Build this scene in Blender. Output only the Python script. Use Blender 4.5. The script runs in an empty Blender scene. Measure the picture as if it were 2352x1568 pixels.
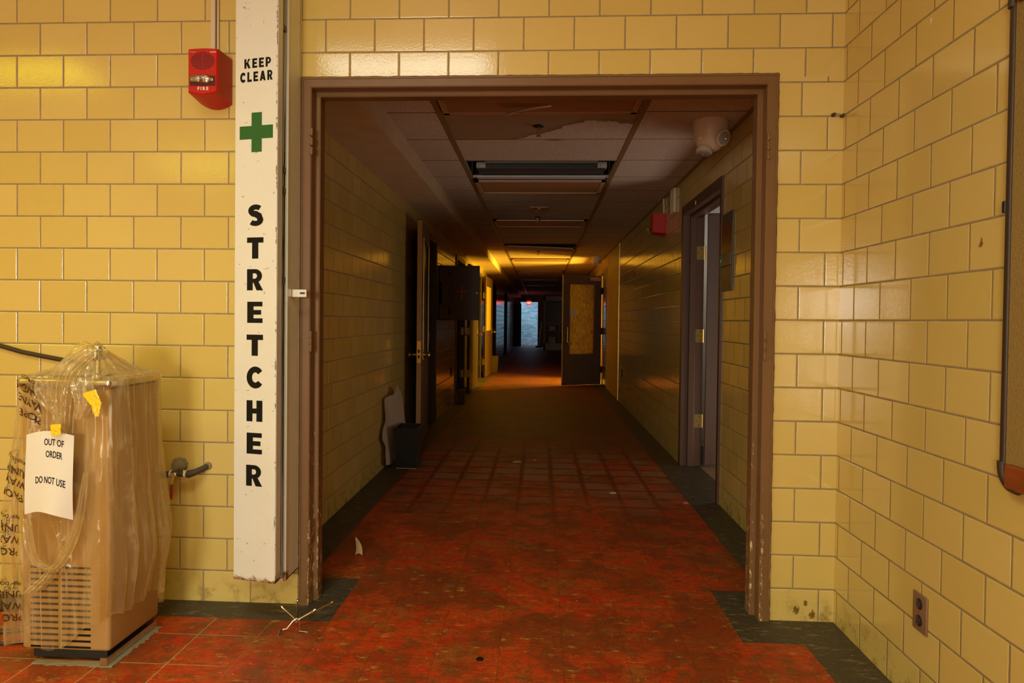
import bpy, bmesh, math, random
from mathutils import Vector, Matrix, noise
random.seed(7)
PI = math.pi
sc = bpy.context.scene
C = sc.collection

# ------------------------------------------------------------------ camera
def look_matrix(yaw, pitch, roll):
    f = Vector((-math.sin(yaw)*math.cos(pitch), math.cos(yaw)*math.cos(pitch), -math.sin(pitch)))
    r0 = Vector((math.cos(yaw), math.sin(yaw), 0))
    d0 = f.cross(r0)
    r = math.cos(roll)*r0 + math.sin(roll)*d0
    d = math.cos(roll)*d0 - math.sin(roll)*r0
    u = -d; b = -f
    return Matrix(((r.x, u.x, b.x), (r.y, u.y, b.y), (r.z, u.z, b.z)))

cam_data = bpy.data.cameras.new('camera')
cam = bpy.data.objects.new('camera', cam_data)
C.objects.link(cam)
cam_data.sensor_width = 36
cam_data.lens = 1606.25*36/2352
cam_data.shift_x = 23.77/2352
cam_data.shift_y = -18.82/2352
cam_data.clip_start = .02
CM = look_matrix(.0553, .0182, -.0112).to_4x4()
CM.translation = (0, -2.866, 1.1995)
cam.matrix_world = CM
sc.camera = cam

# ------------------------------------------------------------------ world, exposure
w = bpy.data.worlds.new('world'); sc.world = w; w.use_nodes = True
w.node_tree.nodes['Background'].inputs[0].default_value = (.9, .65, .35, 1)
w.node_tree.nodes['Background'].inputs[1].default_value = .01
sc.view_settings.view_transform = 'Standard'
sc.view_settings.look = 'None'
sc.view_settings.gamma = 1
sc.view_settings.use_curve_mapping = False
sc.view_settings.exposure = 0
sc.cycles.max_bounces = 6
sc.cycles.diffuse_bounces = 3
sc.cycles.glossy_bounces = 3
sc.cycles.use_adaptive_sampling = True
sc.cycles.adaptive_threshold = .06
sc.cycles.transparent_max_bounces = 10
sc.cycles.sample_clamp_indirect = 4
sc.cycles.caustics_reflective = False
sc.cycles.caustics_refractive = False

# ------------------------------------------------------------------ lamps
def area(name, loc, target, sx, sy, power, col, spread=None):
    l = bpy.data.lights.new(name, 'AREA'); l.shape = 'RECTANGLE'; l.size = sx; l.size_y = sy
    l.energy = power; l.color = col
    if spread: l.spread = spread
    o = bpy.data.objects.new(name, l); C.objects.link(o); o.location = loc
    o.rotation_euler = (Vector(target)-Vector(loc)).to_track_quat('-Z', 'Y').to_euler()
    return o
LAMP = (.92, .96, .80)
area('lobby_lamp_near', (-.95, -2.05, 2.97), (-.95, -2.05, 0), 1.15, .5, 31, LAMP, math.radians(154))
area('lobby_lamp_left', (-3.85, -2.05, 2.97), (-3.85, -2.05, 0), 1.15, .5, 33, (.90, .82, .003), math.radians(154))
area('lobby_fill_rear', (.35, -4.6, 2.97), (.35, -4.6, 0), 1.15, .5, 44, LAMP, math.radians(164))  # no such fitting known; added to light lower walls and the cabinet side
area('lobby_fill_rear_left', (-3.85, -5.0, 2.97), (-3.85, -5.0, 0), 1.15, .5, 32, (.90, .82, .01), math.radians(164))  # unseen fill added behind the camera for the lower walls
area('lobby_window_daylight', (-1.25, -6.1, 1.00), (-1.1, 0, 1.05), .96, 1.9, 84, (1, .92, .72))
for _x in (-1.02, -1.22, -1.42, -1.68):
    area('lobby_blind_gap', (_x, -6.03, 1.50), (_x, 0, 1.50), .09, .50, 17, (.95, .94, .84))
area('corridor_ceiling_fill', (2.25, 2.5, .40), (-.2, 2.6, 2.41), .9, .9, 11, (1, .84, .68))  # added low fill, aimed through the doorway to brighten the corridor ceiling
area('ward_wall_lamp', (2.2, 3.75, 2.25), (2.2, 4.4, 1.0), .8, .3, 4, (1, .95, .88))
area('warm_room_lamp', (2.4, 11.25, 1.30), (1.2, 11.15, 1.35), 1.0, 1.4, 420, (1, .62, .04))
area('stair_daylight', (-1.0, 30.3, 2.35), (-.6, 31.0, .6), 1.4, .5, 32, (.45, .75, 1))
area('stair_daylight_low', (1.3, 30.3, 1.2), (-.5, 31.0, 1.0), .8, 1.8, 38, (.45, .75, 1))

# ------------------------------------------------------------------ node expression helper
class Tree:
    def __init__(s, name):
        s.m = bpy.data.materials.new(name); s.m.use_nodes = True
        s.t = s.m.node_tree; s.t.nodes.clear()
        s.out = s.t.nodes.new('ShaderNodeOutputMaterial')
    def n(s, kind, **kw):
        nd = s.t.nodes.new(kind)
        for k, v in kw.items(): setattr(nd, k, v)
        return nd
    def put(s, sock, v):
        if isinstance(v, X): s.t.links.new(v.s, sock)
        elif isinstance(v, (tuple, list)):
            if sock.type == 'RGBA' and len(v) == 3: v = (*v, 1)
            sock.default_value = v
        else: sock.default_value = v
    def math(s, op, a, b=None, c=None):
        nd = s.n('ShaderNodeMath', operation=op)
        s.put(nd.inputs[0], a)
        if b is not None: s.put(nd.inputs[1], b)
        if c is not None: s.put(nd.inputs[2], c)
        return X(s, nd.outputs[0])
    def smooth(s, lo, hi, v):
        nd = s.n('ShaderNodeMapRange', interpolation_type='SMOOTHSTEP')
        s.put(nd.inputs[0], v); s.put(nd.inputs[1], lo); s.put(nd.inputs[2], hi)
        return X(s, nd.outputs[0])
    def lin(s, v, a, b, c, d):
        nd = s.n('ShaderNodeMapRange')
        for i, q in enumerate((v, a, b, c, d)): s.put(nd.inputs[i], q)
        return X(s, nd.outputs[0])
    def mix(s, f, a, b):
        nd = s.n('ShaderNodeMix', data_type='RGBA')
        s.put(nd.inputs[0], f); s.put(nd.inputs[6], a); s.put(nd.inputs[7], b)
        return X(s, nd.outputs[2])
    def noise(s, vec, scale, detail=3, rough=.55):
        nd = s.n('ShaderNodeTexNoise')
        if vec is not None: s.put(nd.inputs['Vector'], vec)
        s.put(nd.inputs['Scale'], scale); s.put(nd.inputs['Detail'], detail); s.put(nd.inputs['Roughness'], rough)
        return X(s, nd.outputs[0])
    def vor(s, vec, scale, feature='F1'):
        nd = s.n('ShaderNodeTexVoronoi', feature=feature)
        s.put(nd.inputs['Vector'], vec); s.put(nd.inputs['Scale'], scale)
        return X(s, nd.outputs[0])
    def white(s, vec):
        nd = s.n('ShaderNodeTexWhiteNoise'); s.put(nd.inputs['Vector'], vec)
        return X(s, nd.outputs[0])
    def comb(s, x, y, z):
        nd = s.n('ShaderNodeCombineXYZ')
        for i, q in enumerate((x, y, z)): s.put(nd.inputs[i], q)
        return X(s, nd.outputs[0])
    def sep(s, v):
        nd = s.n('ShaderNodeSeparateXYZ'); s.put(nd.inputs[0], v)
        return [X(s, o) for o in nd.outputs]
    def pos(s): return X(s, s.n('ShaderNodeNewGeometry').outputs['Position'])
    def nor(s): return X(s, s.n('ShaderNodeNewGeometry').outputs['Normal'])
    def obj(s): return X(s, s.n('ShaderNodeTexCoord').outputs['Object'])
    def bump(s, h, strength, dist):
        nd = s.n('ShaderNodeBump'); s.put(nd.inputs['Strength'], strength); s.put(nd.inputs['Distance'], dist); s.put(nd.inputs['Height'], h)
        return X(s, nd.outputs[0])
    def bsdf(s, col, rough=.5, metal=0, bump=None, spec=.5, coat=0, trans=0):
        nd = s.n('ShaderNodeBsdfPrincipled')
        s.put(nd.inputs['Base Color'], col); s.put(nd.inputs['Roughness'], rough); s.put(nd.inputs['Metallic'], metal)
        s.put(nd.inputs['Specular IOR Level'], spec); s.put(nd.inputs['Coat Weight'], coat)
        if bump is not None: s.put(nd.inputs['Normal'], bump)
        s.t.links.new(nd.outputs[0], s.out.inputs[0])
        return s.m
class X:
    def __init__(s, t, sock): s.t = t; s.s = sock
    def __add__(a, b): return a.t.math('ADD', a, b)
    __radd__ = __add__
    def __sub__(a, b): return a.t.math('SUBTRACT', a, b)
    def __rsub__(a, b): return a.t.math('SUBTRACT', b, a)
    def __mul__(a, b): return a.t.math('MULTIPLY', a, b)
    __rmul__ = __mul__
    def __truediv__(a, b): return a.t.math('DIVIDE', a, b)
    def __gt__(a, b): return a.t.math('GREATER_THAN', a, b)
    def __lt__(a, b): return a.t.math('LESS_THAN', a, b)
    def floor(a): return a.t.math('FLOOR', a)
    def abs(a): return a.t.math('ABSOLUTE', a)
    def mod(a, b): return a.t.math('FLOORED_MODULO', a, b)
    def min(a, b): return a.t.math('MINIMUM', a, b)
    def max(a, b): return a.t.math('MAXIMUM', a, b)
    def sqrt(a): return a.t.math('SQRT', a)
    def pow(a, b): return a.t.math('POWER', a, b)
    def inv(a): return a.t.math('SUBTRACT', 1.0, a)

# ------------------------------------------------------------------ materials
def m_tile():
    T = Tree('glazed_wall_tile')
    P = T.pos(); x, y, z = T.sep(P); nx, ny, nz = T.sep(T.nor())
    isf = ny.abs() > .5
    H, W = .1355, .2045
    u = isf*x + isf.inv()*(0-y)
    v = z + .0052
    rr = v/H; row = rr.floor(); fr = rr-row
    even = row.mod(2.0).inv()
    pier = isf*(x > .93)*(z < 2.184)
    off = isf*(-.900) + isf.inv()*.127 + even*.1018 + pier*.090
    a = (u-off)/W; col = a.floor(); fa = a-col
    wob = (T.noise(P, 22, 3)-.5)*.0022
    du = fa.min(fa.inv())*W; dv = fr.min(fr.inv())*H
    d = du.min(dv) + wob
    tile = T.smooth(.0020, .0034, d)
    rnd = T.white(T.comb(col, row, isf*3))
    c1 = T.mix(rnd, (.635, .460, .122), (.70, .520, .165))
    soft = T.noise(P, 9, 2)
    c1 = T.mix(soft*.25, c1, (.61, .43, .095))
    speck = T.smooth(.74, .80, T.noise(P, 55, 4, .7))
    c1 = T.mix(speck*.5, c1, (.16, .07, .015))
    low = T.smooth(.16, .0, z)*T.smooth(.45, .75, T.noise(P, 16, 5, .65))
    c1 = T.mix(low*.75, c1, (.13, .06, .012))
    # old stains: drip of white paint, rust-brown spot, scuffs by the floor
    def spot(cx, cy, cz, r):
        q = (x-cx)*(x-cx) + (y-cy)*(y-cy)*1.6 + (z-cz)*(z-cz)*.6
        return T.smooth(r, r*.75, q.sqrt() + (T.noise(P, 95, 4, .7)-.5)*r*3.2)
    for s in ((1.192, -.893, 1.423, .011), (1.045, 0, .045, .013), (1.082, 0, .072, .010), (1.108, 0, .028, .013)):
        c1 = T.mix(spot(*s)*.85, c1, (.12, .05, .008))
    c1 = T.mix(spot(1.192, -.62, 2.14, .009)*.9, c1, (.8, .7, .5))
    gn = T.noise(P, 40, 3)
    grout = T.mix(gn, (.22, .150, .065), (.34, .25, .13))
    colr = T.mix(tile, grout, c1)
    wave = T.noise(P, 95, 3, .55)
    hgt = T.smooth(.0015, .006, d)*1.0 + wave*.17
    b = T.bump(hgt, .55, .0030)
    rough = tile*(-.72) + .82 + T.noise(P, 12, 2)*.03
    return T.bsdf(colr, rough, 0, b, .80)

def m_floor():
    T = Tree('worn_red_vinyl_tile')
    P = T.pos(); x, y, z = T.sep(P)
    S = .2286
    gx = (x+.82)/S
    front = y < -.16
    gy = (y-.30)/S*front.inv() + (y+.08)/S*front
    ix = gx.floor(); iy = gy.floor(); fx = gx-ix; fy = gy-iy
    d = (fx.min(fx.inv())).min(fy.min(fy.inv()))*S + (T.noise(P, 30, 3)-.5)*.003
    rnd = T.white(T.comb(ix, iy, .3)); rnd2 = T.white(T.comb(ix, iy, 4.1))
    str_ = T.comb(x*1.0, y*3.2, 0.0)
    tstr = T.comb(x*1.0 + rnd2*9.0, y*2.4 + rnd*7, rnd*3)
    n1 = T.noise(tstr, 9, 6, .68); n2 = T.noise(P, 2.2, 4, .6); n3 = T.noise(tstr, 30, 5, .7)
    red = T.mix(rnd, (.47, .025, .0020), (.52, .042, .0030))
    red = T.mix(T.smooth(.42, .60, n1)*.75, red, (.36, .066, .005))
    red = T.mix(T.smooth(.46, .58, n2)*.72, red, (.14, .036, .005))
    red = T.mix(T.smooth(.50, .60, T.noise(P, 5.5, 5, .65))*.55, red, (.13, .020, .002))
    red = T.mix(T.smooth(.54, .62, T.noise(T.comb(x, y, 7.0), 4.0, 5, .7))*.6, red, (.30, .10, .014))
    red = T.mix(T.smooth(.50, .60, n3)*.55, red, (.27, .026, .003))
    red = T.mix(T.smooth(.52, .62, T.noise(P, 11, 6, .75))*.65, red, (.15, .062, .012))
    red = T.mix(T.smooth(.50, .58, T.noise(P, 24, 6, .75))*.5, red, (.17, .03, .004))
    scuf = T.smooth(.575, .64, T.noise(tstr, 10, 6, .72))*T.smooth(.42, .56, T.noise(P, 34, 5, .75))
    red = T.mix(scuf*.85, red, (.46, .22, .035))
    scr = T.smooth(.60, .66, T.noise(T.comb(x*.5+y*.14, y*5.0, 0.0), 26, 4, .7))
    red = T.mix(scr*.55, red, (.40, .17, .03))
    blk = T.mix(n1, (.030, .024, .015), (.085, .068, .035))
    blk = T.mix(T.smooth(.54, .68, T.noise(str_, 11, 6, .75))*.9, blk, (.26, .19, .08))
    zone_c = (y > .30)*((x < -1.05).max(x > 1.003))
    zone_t = (y > -.16)*(y < .30001)*((x < -.82).max(x > .775))
    zone_r = ((y < -.1599)*(x > 1.003))
    zone_p = (y > -.21)*(y < -.1599)*(x > .775)
    bm_ = (zone_c + zone_t + zone_r + zone_p).min(1.0)
    col = T.mix(bm_, red, blk)
    # corridor floor: tracked-in plaster dust, dark wet seams
    far = T.smooth(1.2, 2.6, y + (T.noise(P, 2.0, 3)-.5)*1.2)
    dust = far*T.smooth(4.6, 3.0, y)
    inner = T.smooth(.004, .030, d - (T.noise(P, 7, 3)-.5)*.03)
    patch = T.smooth(.40, .60, T.noise(P, 2.6, 4, .65) + (rnd2-.5)*.16)
    col = T.mix(dust*bm_.inv()*inner*patch*.80, col, (.26, .135, .075))
    col = T.mix(dust*bm_.inv()*inner.inv()*.8, col, (.10, .008, .002))
    far_dark = T.smooth(2.8, 5.0, y)
    col = T.mix(far_dark*.55, col, (.075, .055, .040))  # floor colour turns darker and browner further down the corridor
    seam_w = .0016
    seam = T.smooth(seam_w+.0015, seam_w, d)
    leftf = T.smooth(-.95, -1.15, x)*front
    seamc = T.mix(leftf, (.09, .018, .003), (.36, .25, .10))
    col = T.mix(seam*(.30 + leftf*.65)*bm_.inv(), col, seamc)
    sp = T.vor(P, 38); keep = T.white(T.comb((x*38).floor(), (y*38).floor(), 1.0)) > .93
    col = T.mix(T.smooth(.11, .05, sp)*keep, col, (.62, .50, .32))
    col = T.mix(T.smooth(.60, .67, T.noise(P, 90, 3, .7))*.6, col, (.38, .17, .03))
    h = n3*.4 + T.noise(P, 60, 3)*.3 - seam*.8
    rough = .40 + n1*.25 + bm_*.05
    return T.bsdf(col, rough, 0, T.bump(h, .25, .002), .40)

def m_ceiling():
    T = Tree('mineral_ceiling_tile')
    P = T.pos(); x, y, z = T.sep(P)
    t = (y-1.218)/.610; f = t-t.floor(); d = f.min(f.inv())*.610
    n = T.noise(P, 160, 2, .7); n2 = T.noise(P, 3, 3)
    col = T.mix(T.smooth(.35, .65, n), (.52, .41, .34), (.84, .69, .60))
    col = T.mix(n2*.35, col, (.52, .38, .29))
    # water stain on the panel behind the first light
    wob = (T.noise(P, 7, 6, .7)-.5)
    inp = (x > -.6)*(x < .56)*(y > 1.22)*(y < 1.827)
    fx = (1.80 - (x+.15)*.95).max(1.40 + (x-.30).abs()*.22) + wob*.22
    edge = fx - y
    st = T.smooth(.0, .012, edge)*inp
    rim = st*T.smooth(.10, .0, edge)
    col = T.mix(st*.78, col, (.30, .165, .065))
    col = T.mix(rim*.55, col, (.17, .075, .02))
    st2 = T.smooth(.10, .05, (x-.08).abs()+(y-1.845).abs()*3+wob*.2)
    col = T.mix(st2*.6, col, (.2, .09, .02))
    seam = T.smooth(.007, .004, d)*((x+.605).abs() > .0)
    col = T.mix(seam, col, (.06, .03, .012))
    return T.bsdf(col, .9, 0, T.bump(n, .5, .004), .1)

def m_brick():
    T = Tree('painted_brick')
    P = T.pos(); x, y, z = T.sep(P)
    H, W = .068, .21
    r = z/H; row = r.floor(); fr = r-row
    a = (x + row.mod(2.0)*W*.5)/W; fa = a-a.floor()
    d = (fa.min(fa.inv())*W).min(fr.min(fr.inv())*H)
    k = T.smooth(.003, .008, d + (T.noise(P, 30, 2)-.5)*.004)
    rnd = T.white(T.comb(a.floor(), row, 0.0))
    c = T.mix(rnd, (.30, .36, .39), (.58, .60, .60))
    return T.bsdf(T.mix(k, (.13, .17, .2), c), .6, 0, T.bump(k, .6, .006), .3)

def m_paint(name, col, rough=.45, chips=None, chipcol=(.55, .42, .25), var=.12, spec=.5, bumpy=.05, metal=0):
    T = Tree(name); P = T.pos()
    n = T.noise(P, 7, 4)
    c = T.mix(n, tuple(v*(1-var) for v in col), tuple(min(1, v*(1+var)) for v in col))
    if chips:
        x, y, z = T.sep(P)
        sp = T.comb(x*2.2, y*2.2, z*.7)
        m = T.smooth(chips, chips+.03, T.noise(sp, 55, 5, .7))
        c = T.mix(m, c, chipcol)
    return T.bsdf(c, rough, metal, T.bump(T.noise(P, 90, 2), bumpy, .002), spec)

def m_frame():
    T = Tree('brown_frame_paint'); P = T.pos(); x, y, z = T.sep(P)
    n = T.noise(P, 6, 4)
    c = T.mix(n, (.162, .080, .029), (.212, .110, .043))
    geo = T.n('ShaderNodeNewGeometry')
    sp = T.comb(x*1.6, y*1.6, z*.55)
    # paint is knocked off along the arrises, most near the floor
    ex = None
    for e in (-.999, -.9545, -.9350, .9360, .9000, .8760):
        q = (x-e).abs()
        ex = q if ex is None else ex.min(q)
    for e in (2.139, 2.1155):
        ex = ex.min((z-e).abs()*1.3)
    arr = T.smooth(.0075, .0015, ex)
    lowz = T.smooth(1.3, .05, z)
    ch = T.smooth(.0, .05, T.noise(sp, 60, 5, .75) + lowz*.17 - .70)
    m = ch*arr
    ch2 = T.smooth(.76, .79, T.noise(P, 45, 4, .7))*.7
    c = T.mix(m, c, T.mix(T.noise(P, 120, 2), (.62, .42, .18), (.75, .60, .36)))
    c = T.mix(ch2, c, (.05, .025, .012))
    return T.bsdf(c, .38, 0, T.bump(T.noise(P, 40, 3) - m*.8, .12, .002), .3)

def m_enamel():
    T = Tree('chipped_white_enamel'); P = T.pos(); x, y, z = T.sep(P)
    n = T.noise(P, 5, 4)
    c = T.mix(n, (.69, .66, .545), (.76, .735, .63))
    low = T.smooth(.196, .182, z + (T.noise(P, 34, 5, .75)-.5)*.055)
    c = T.mix(low*.95, c, T.mix(T.smooth(.35, .65, T.noise(P, 70, 3)), (.06, .018, .003), (.42, .17, .03)))
    edge = T.smooth(.008, .001, (x+1.0085).abs())*(y < -.18)*T.smooth(.54, .60, T.noise(T.comb(x, y, z*.5), 34, 4, .7))
    c = T.mix(edge*.9, c, (.08, .03, .008))
    sp = T.smooth(.655, .70, T.noise(T.comb(x*.7, y, z*1.4), 40, 4, .7))
    c = T.mix(sp*.8, c, (.26, .15, .06))
    return T.bsdf(c, .35, 0, T.bump(T.noise(P, 50, 2), .05, .002), .5)

def m_metal(name, col, rough=.3):
    T = Tree(name); P = T.pos()
    return T.bsdf(T.mix(T.noise(P, 30, 3), tuple(v*.8 for v in col), col), rough, 1)

def m_film(nm='yellowed_plastic_film', base=.13):
    T = Tree(nm); P = T.pos(); x, y, z = T.sep(P)
    lw = T.n('ShaderNodeLayerWeight'); lw.inputs[0].default_value = .35
    face = X(T, lw.outputs['Facing'])
    fold = T.noise(T.comb(x*1.0+z*.06, y*1.0, z*.07), 42, 2, .5)
    crk = T.noise(P, 17, 3, .5)
    h = fold*.8 + crk*.25
    bmp = T.bump(h, .40, .010)
    tr = T.n('ShaderNodeBsdfTransparent'); tr.inputs[0].default_value = (.97, .90, .70, 1)
    tl = T.n('ShaderNodeBsdfTranslucent'); tl.inputs[0].default_value = (.86, .74, .40, 1)
    df = T.n('ShaderNodeBsdfDiffuse'); df.inputs[0].default_value = (.86, .74, .44, 1)
    gl = T.n('ShaderNodeBsdfGlossy'); gl.inputs[0].default_value = (1, .95, .8, 1); gl.inputs[1].default_value = .24
    for q in (gl, df): T.put(q.inputs['Normal'], bmp)
    m1 = T.n('ShaderNodeMixShader'); m1.inputs[0].default_value = .5
    T.t.links.new(tl.outputs[0], m1.inputs[1]); T.t.links.new(df.outputs[0], m1.inputs[2])
    m2 = T.n('ShaderNodeMixShader'); m2.inputs[0].default_value = .17
    T.t.links.new(m1.outputs[0], m2.inputs[1]); T.t.links.new(gl.outputs[0], m2.inputs[2])
    streak = T.smooth(.50, .66, fold)*.30
    fac = (face.pow(1.5)*.75 + base + streak*(face*.9+.45) + T.smooth(.56, .72, crk)*.16).min(.90)
    m3 = T.n('ShaderNodeMixShader'); T.put(m3.inputs[0], fac)
    T.t.links.new(tr.outputs[0], m3.inputs[1]); T.t.links.new(m2.outputs[0], m3.inputs[2])
    T.t.links.new(m3.outputs[0], T.out.inputs[0])
    return T.m

def m_glass_lit():
    T = Tree('textured_wire_glass'); P = T.pos(); x, y, z = T.sep(P)
    n = T.noise(T.comb(x*2.2, y*2.2, z*.6), 24, 5, .75)
    tl = T.n('ShaderNodeBsdfTranslucent'); T.put(tl.inputs[0], T.mix(T.smooth(.38, .62, n), (.24, .205, .09), (.58, .50, .22)))
    tr = T.n('ShaderNodeBsdfTransparent'); tr.inputs[0].default_value = (.22, .22, .16, 1)
    gl = T.n('ShaderNodeBsdfGlossy'); gl.inputs[1].default_value = .3
    T.put(gl.inputs['Normal'], T.bump(n, .8, .01))
    a = T.n('ShaderNodeMixShader'); a.inputs[0].default_value = .12
    T.t.links.new(tl.outputs[0], a.inputs[1]); T.t.links.new(tr.outputs[0], a.inputs[2])
    b = T.n('ShaderNodeMixShader'); b.inputs[0].default_value = .1
    T.t.links.new(a.outputs[0], b.inputs[1]); T.t.links.new(gl.outputs[0], b.inputs[2])
    T.t.links.new(b.outputs[0], T.out.inputs[0])
    return T.m

def m_clear(name, tint=(.95, .95, .9), rough=.05):
    T = Tree(name)
    tr = T.n('ShaderNodeBsdfTransparent'); tr.inputs[0].default_value = (*tint, 1)
    gl = T.n('ShaderNodeBsdfGlossy'); gl.inputs[1].default_value = rough
    T.put(gl.inputs['Normal'], T.bump(T.noise(T.pos(), 120, 2), .6, .01))
    m = T.n('ShaderNodeMixShader'); m.inputs[0].default_value = .35
    T.t.links.new(tr.outputs[0], m.inputs[1]); T.t.links.new(gl.outputs[0], m.inputs[2])
    T.t.links.new(m.outputs[0], T.out.inputs[0])
    return T.m

def m_emit(name, col, s):
    T = Tree(name); e = T.n('ShaderNodeEmission'); e.inputs[0].default_value = (*col, 1); e.inputs[1].default_value = s
    T.t.links.new(e.outputs[0], T.out.inputs[0]); return T.m

def m_felt():
    T = Tree('tan_board_felt'); P = T.pos()
    n = T.noise(P, 140, 4, .7)
    c = T.mix(n, (.20, .125, .03), (.40, .27, .085))
    return T.bsdf(c, .95, 0, T.bump(n, .7, .004), .1)

def m_wood():
    T = Tree('red_stained_wood'); P = T.pos(); x, y, z = T.sep(P)
    n = T.noise(T.comb(x*6, y*1.2, z*9), 7, 4, .6)
    c = T.mix(n, (.16, .026, .004), (.36, .085, .012))
    return T.bsdf(c, .4, 0, None, .4)

M = dict(
    tile=m_tile(), floor=m_floor(), ceil=m_ceiling(), brick=m_brick(), frame=m_frame(), enamel=m_enamel(),
    film=m_film(), bunch=m_film('bunched_plastic_film', .30), wglass=m_glass_lit(), clear=m_clear('clear_strobe_lens'), felt=m_felt(), wood=m_wood(),
    red=m_paint('red_alarm_plastic', (.50, .012, .006), .38, var=.1, spec=.35),
    dred=m_paint('dark_red_slot', (.07, .003, .002), .6),
    white=m_paint('white_paint', (.78, .72, .58), .5),
    cream=m_paint('cream_plastic', (.66, .52, .36), .4),
    ink=m_paint('black_ink', (.008, .007, .004), .6, var=.05, spec=.15),
    filmink=m_paint('brown_black_print', (.06, .028, .006), .6, spec=.15),
    green=m_paint('green_cross_paint', (.012, .105, .018), .45, chips=.74, chipcol=(.3, .2, .08)),
    crossred=m_paint('red_cross_paint', (.85, .085, .02), .5),
    grey=m_paint('grey_side_paint', (.82, .81, .76), .45, chips=.66, chipcol=(.16, .08, .03)),
    linen=m_paint('pale_blue_canvas', (.40, .46, .50), .8),
    cooler=m_paint('tan_cooler_enamel', (.40, .235, .078), .42, var=.08),
    steel=m_metal('brushed_steel', (.72, .66, .52), .28),
    chrome=m_metal('chrome', (.85, .80, .70), .14),
    brass=m_metal('brass', (.72, .50, .18), .32),
    dark=m_paint('black_plastic', (.018, .017, .016), .4),
    bin=m_paint('black_bin_plastic', (.020, .024, .027), .35),
    darkdoor=m_paint('dark_brown_door', (.095, .044, .026), .42),
    orange=m_paint('orange_brown_door', (.095, .043, .011), .42),
    doorgrey=m_paint('grey_brown_fire_door', (.12, .085, .06), .45),
    slate=m_paint('slate_frame_paint', (.095, .066, .055), .42),
    cab=m_paint('dark_plum_cabinet_paint', (.125, .088, .078), .5),
    pale=m_paint('pale_plaster', (.80, .74, .66), .7),
    soffit=m_paint('soffit_plaster', (.66, .50, .36), .75, var=.18),
    tbar=m_paint('stained_grid_bar', (.28, .16, .07), .5),
    lens=m_paint('browned_diffuser', (.40, .20, .09), .5),
    lensframe=m_paint('brown_diffuser_frame', (.50, .30, .17), .45),
    fixture=m_paint('grey_fixture_metal', (.52, .55, .58), .4),
    fixdark=m_paint('dark_fixture_trough', (.035, .038, .042), .5),
    void=m_paint('near_black', (.012, .010, .009), .9),
    pipe=m_paint('dark_pipe_wrap', (.055, .042, .018), .7, var=.4, bumpy=.6),
    mortar=m_paint('rough_mortar', (.25, .19, .10), .95, var=.3, bumpy=.8),
    paper=m_paint('white_paper', (.72, .66, .56), .8, var=.03),
    scrap=m_paint('tan_scrap_paper', (.48, .32, .15), .8),
    sheet=m_paint('torn_pale_sheet', (.48, .38, .29), .85, chips=.72, chipcol=(.1, .06, .03)),
    tape=m_paint('yellow_tape', (.75, .52, .01), .35, var=.15),
    handle=m_paint('red_lever_grip', (.30, .008, .008), .35),
    plate=m_paint('brown_outlet_plate', (.22, .115, .055), .45),
    ypanel=m_paint('yellow_wall_panel', (.42, .27, .06), .45),
    roomwall=m_paint('pale_room_wall', (.70, .66, .60), .7),
    roomfloor=m_paint('tan_room_floor', (.28, .18, .10), .5),
    ybin=m_paint('tan_bin_plastic', (.27, .20, .07), .45),
    rubber=m_paint('dark_brown_rubber', (.045, .024, .012), .5),
    sgreen=m_paint('green_sign_insert', (.03, .22, .12), .4),
    signglass=m_paint('brown_sign_plaque', (.16, .055, .018), .25),
    signgrey=m_paint('grey_sign_frame', (.10, .085, .055), .35),
    crumbs=m_paint('plaster_crumbs', (.50, .38, .25), .9, var=.3),
    exitred=m_emit('exit_sign_red', (1, .004, .002), 5),
    exitwhite=m_emit('exit_sign_letters', (1, .55, .38), 1.6),
    lampglass=m_paint('grey_lamp_glass', (.30, .29, .27), .08, var=.6, bumpy=.6, spec=.8),
    led=m_emit('red_indicator', (1, .05, .02), 1.2),
    litpane=m_paint('amber_lit_pane', (.72, .48, .10), .35),  # warm light on the glass is put into this amber colour
)

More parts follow.
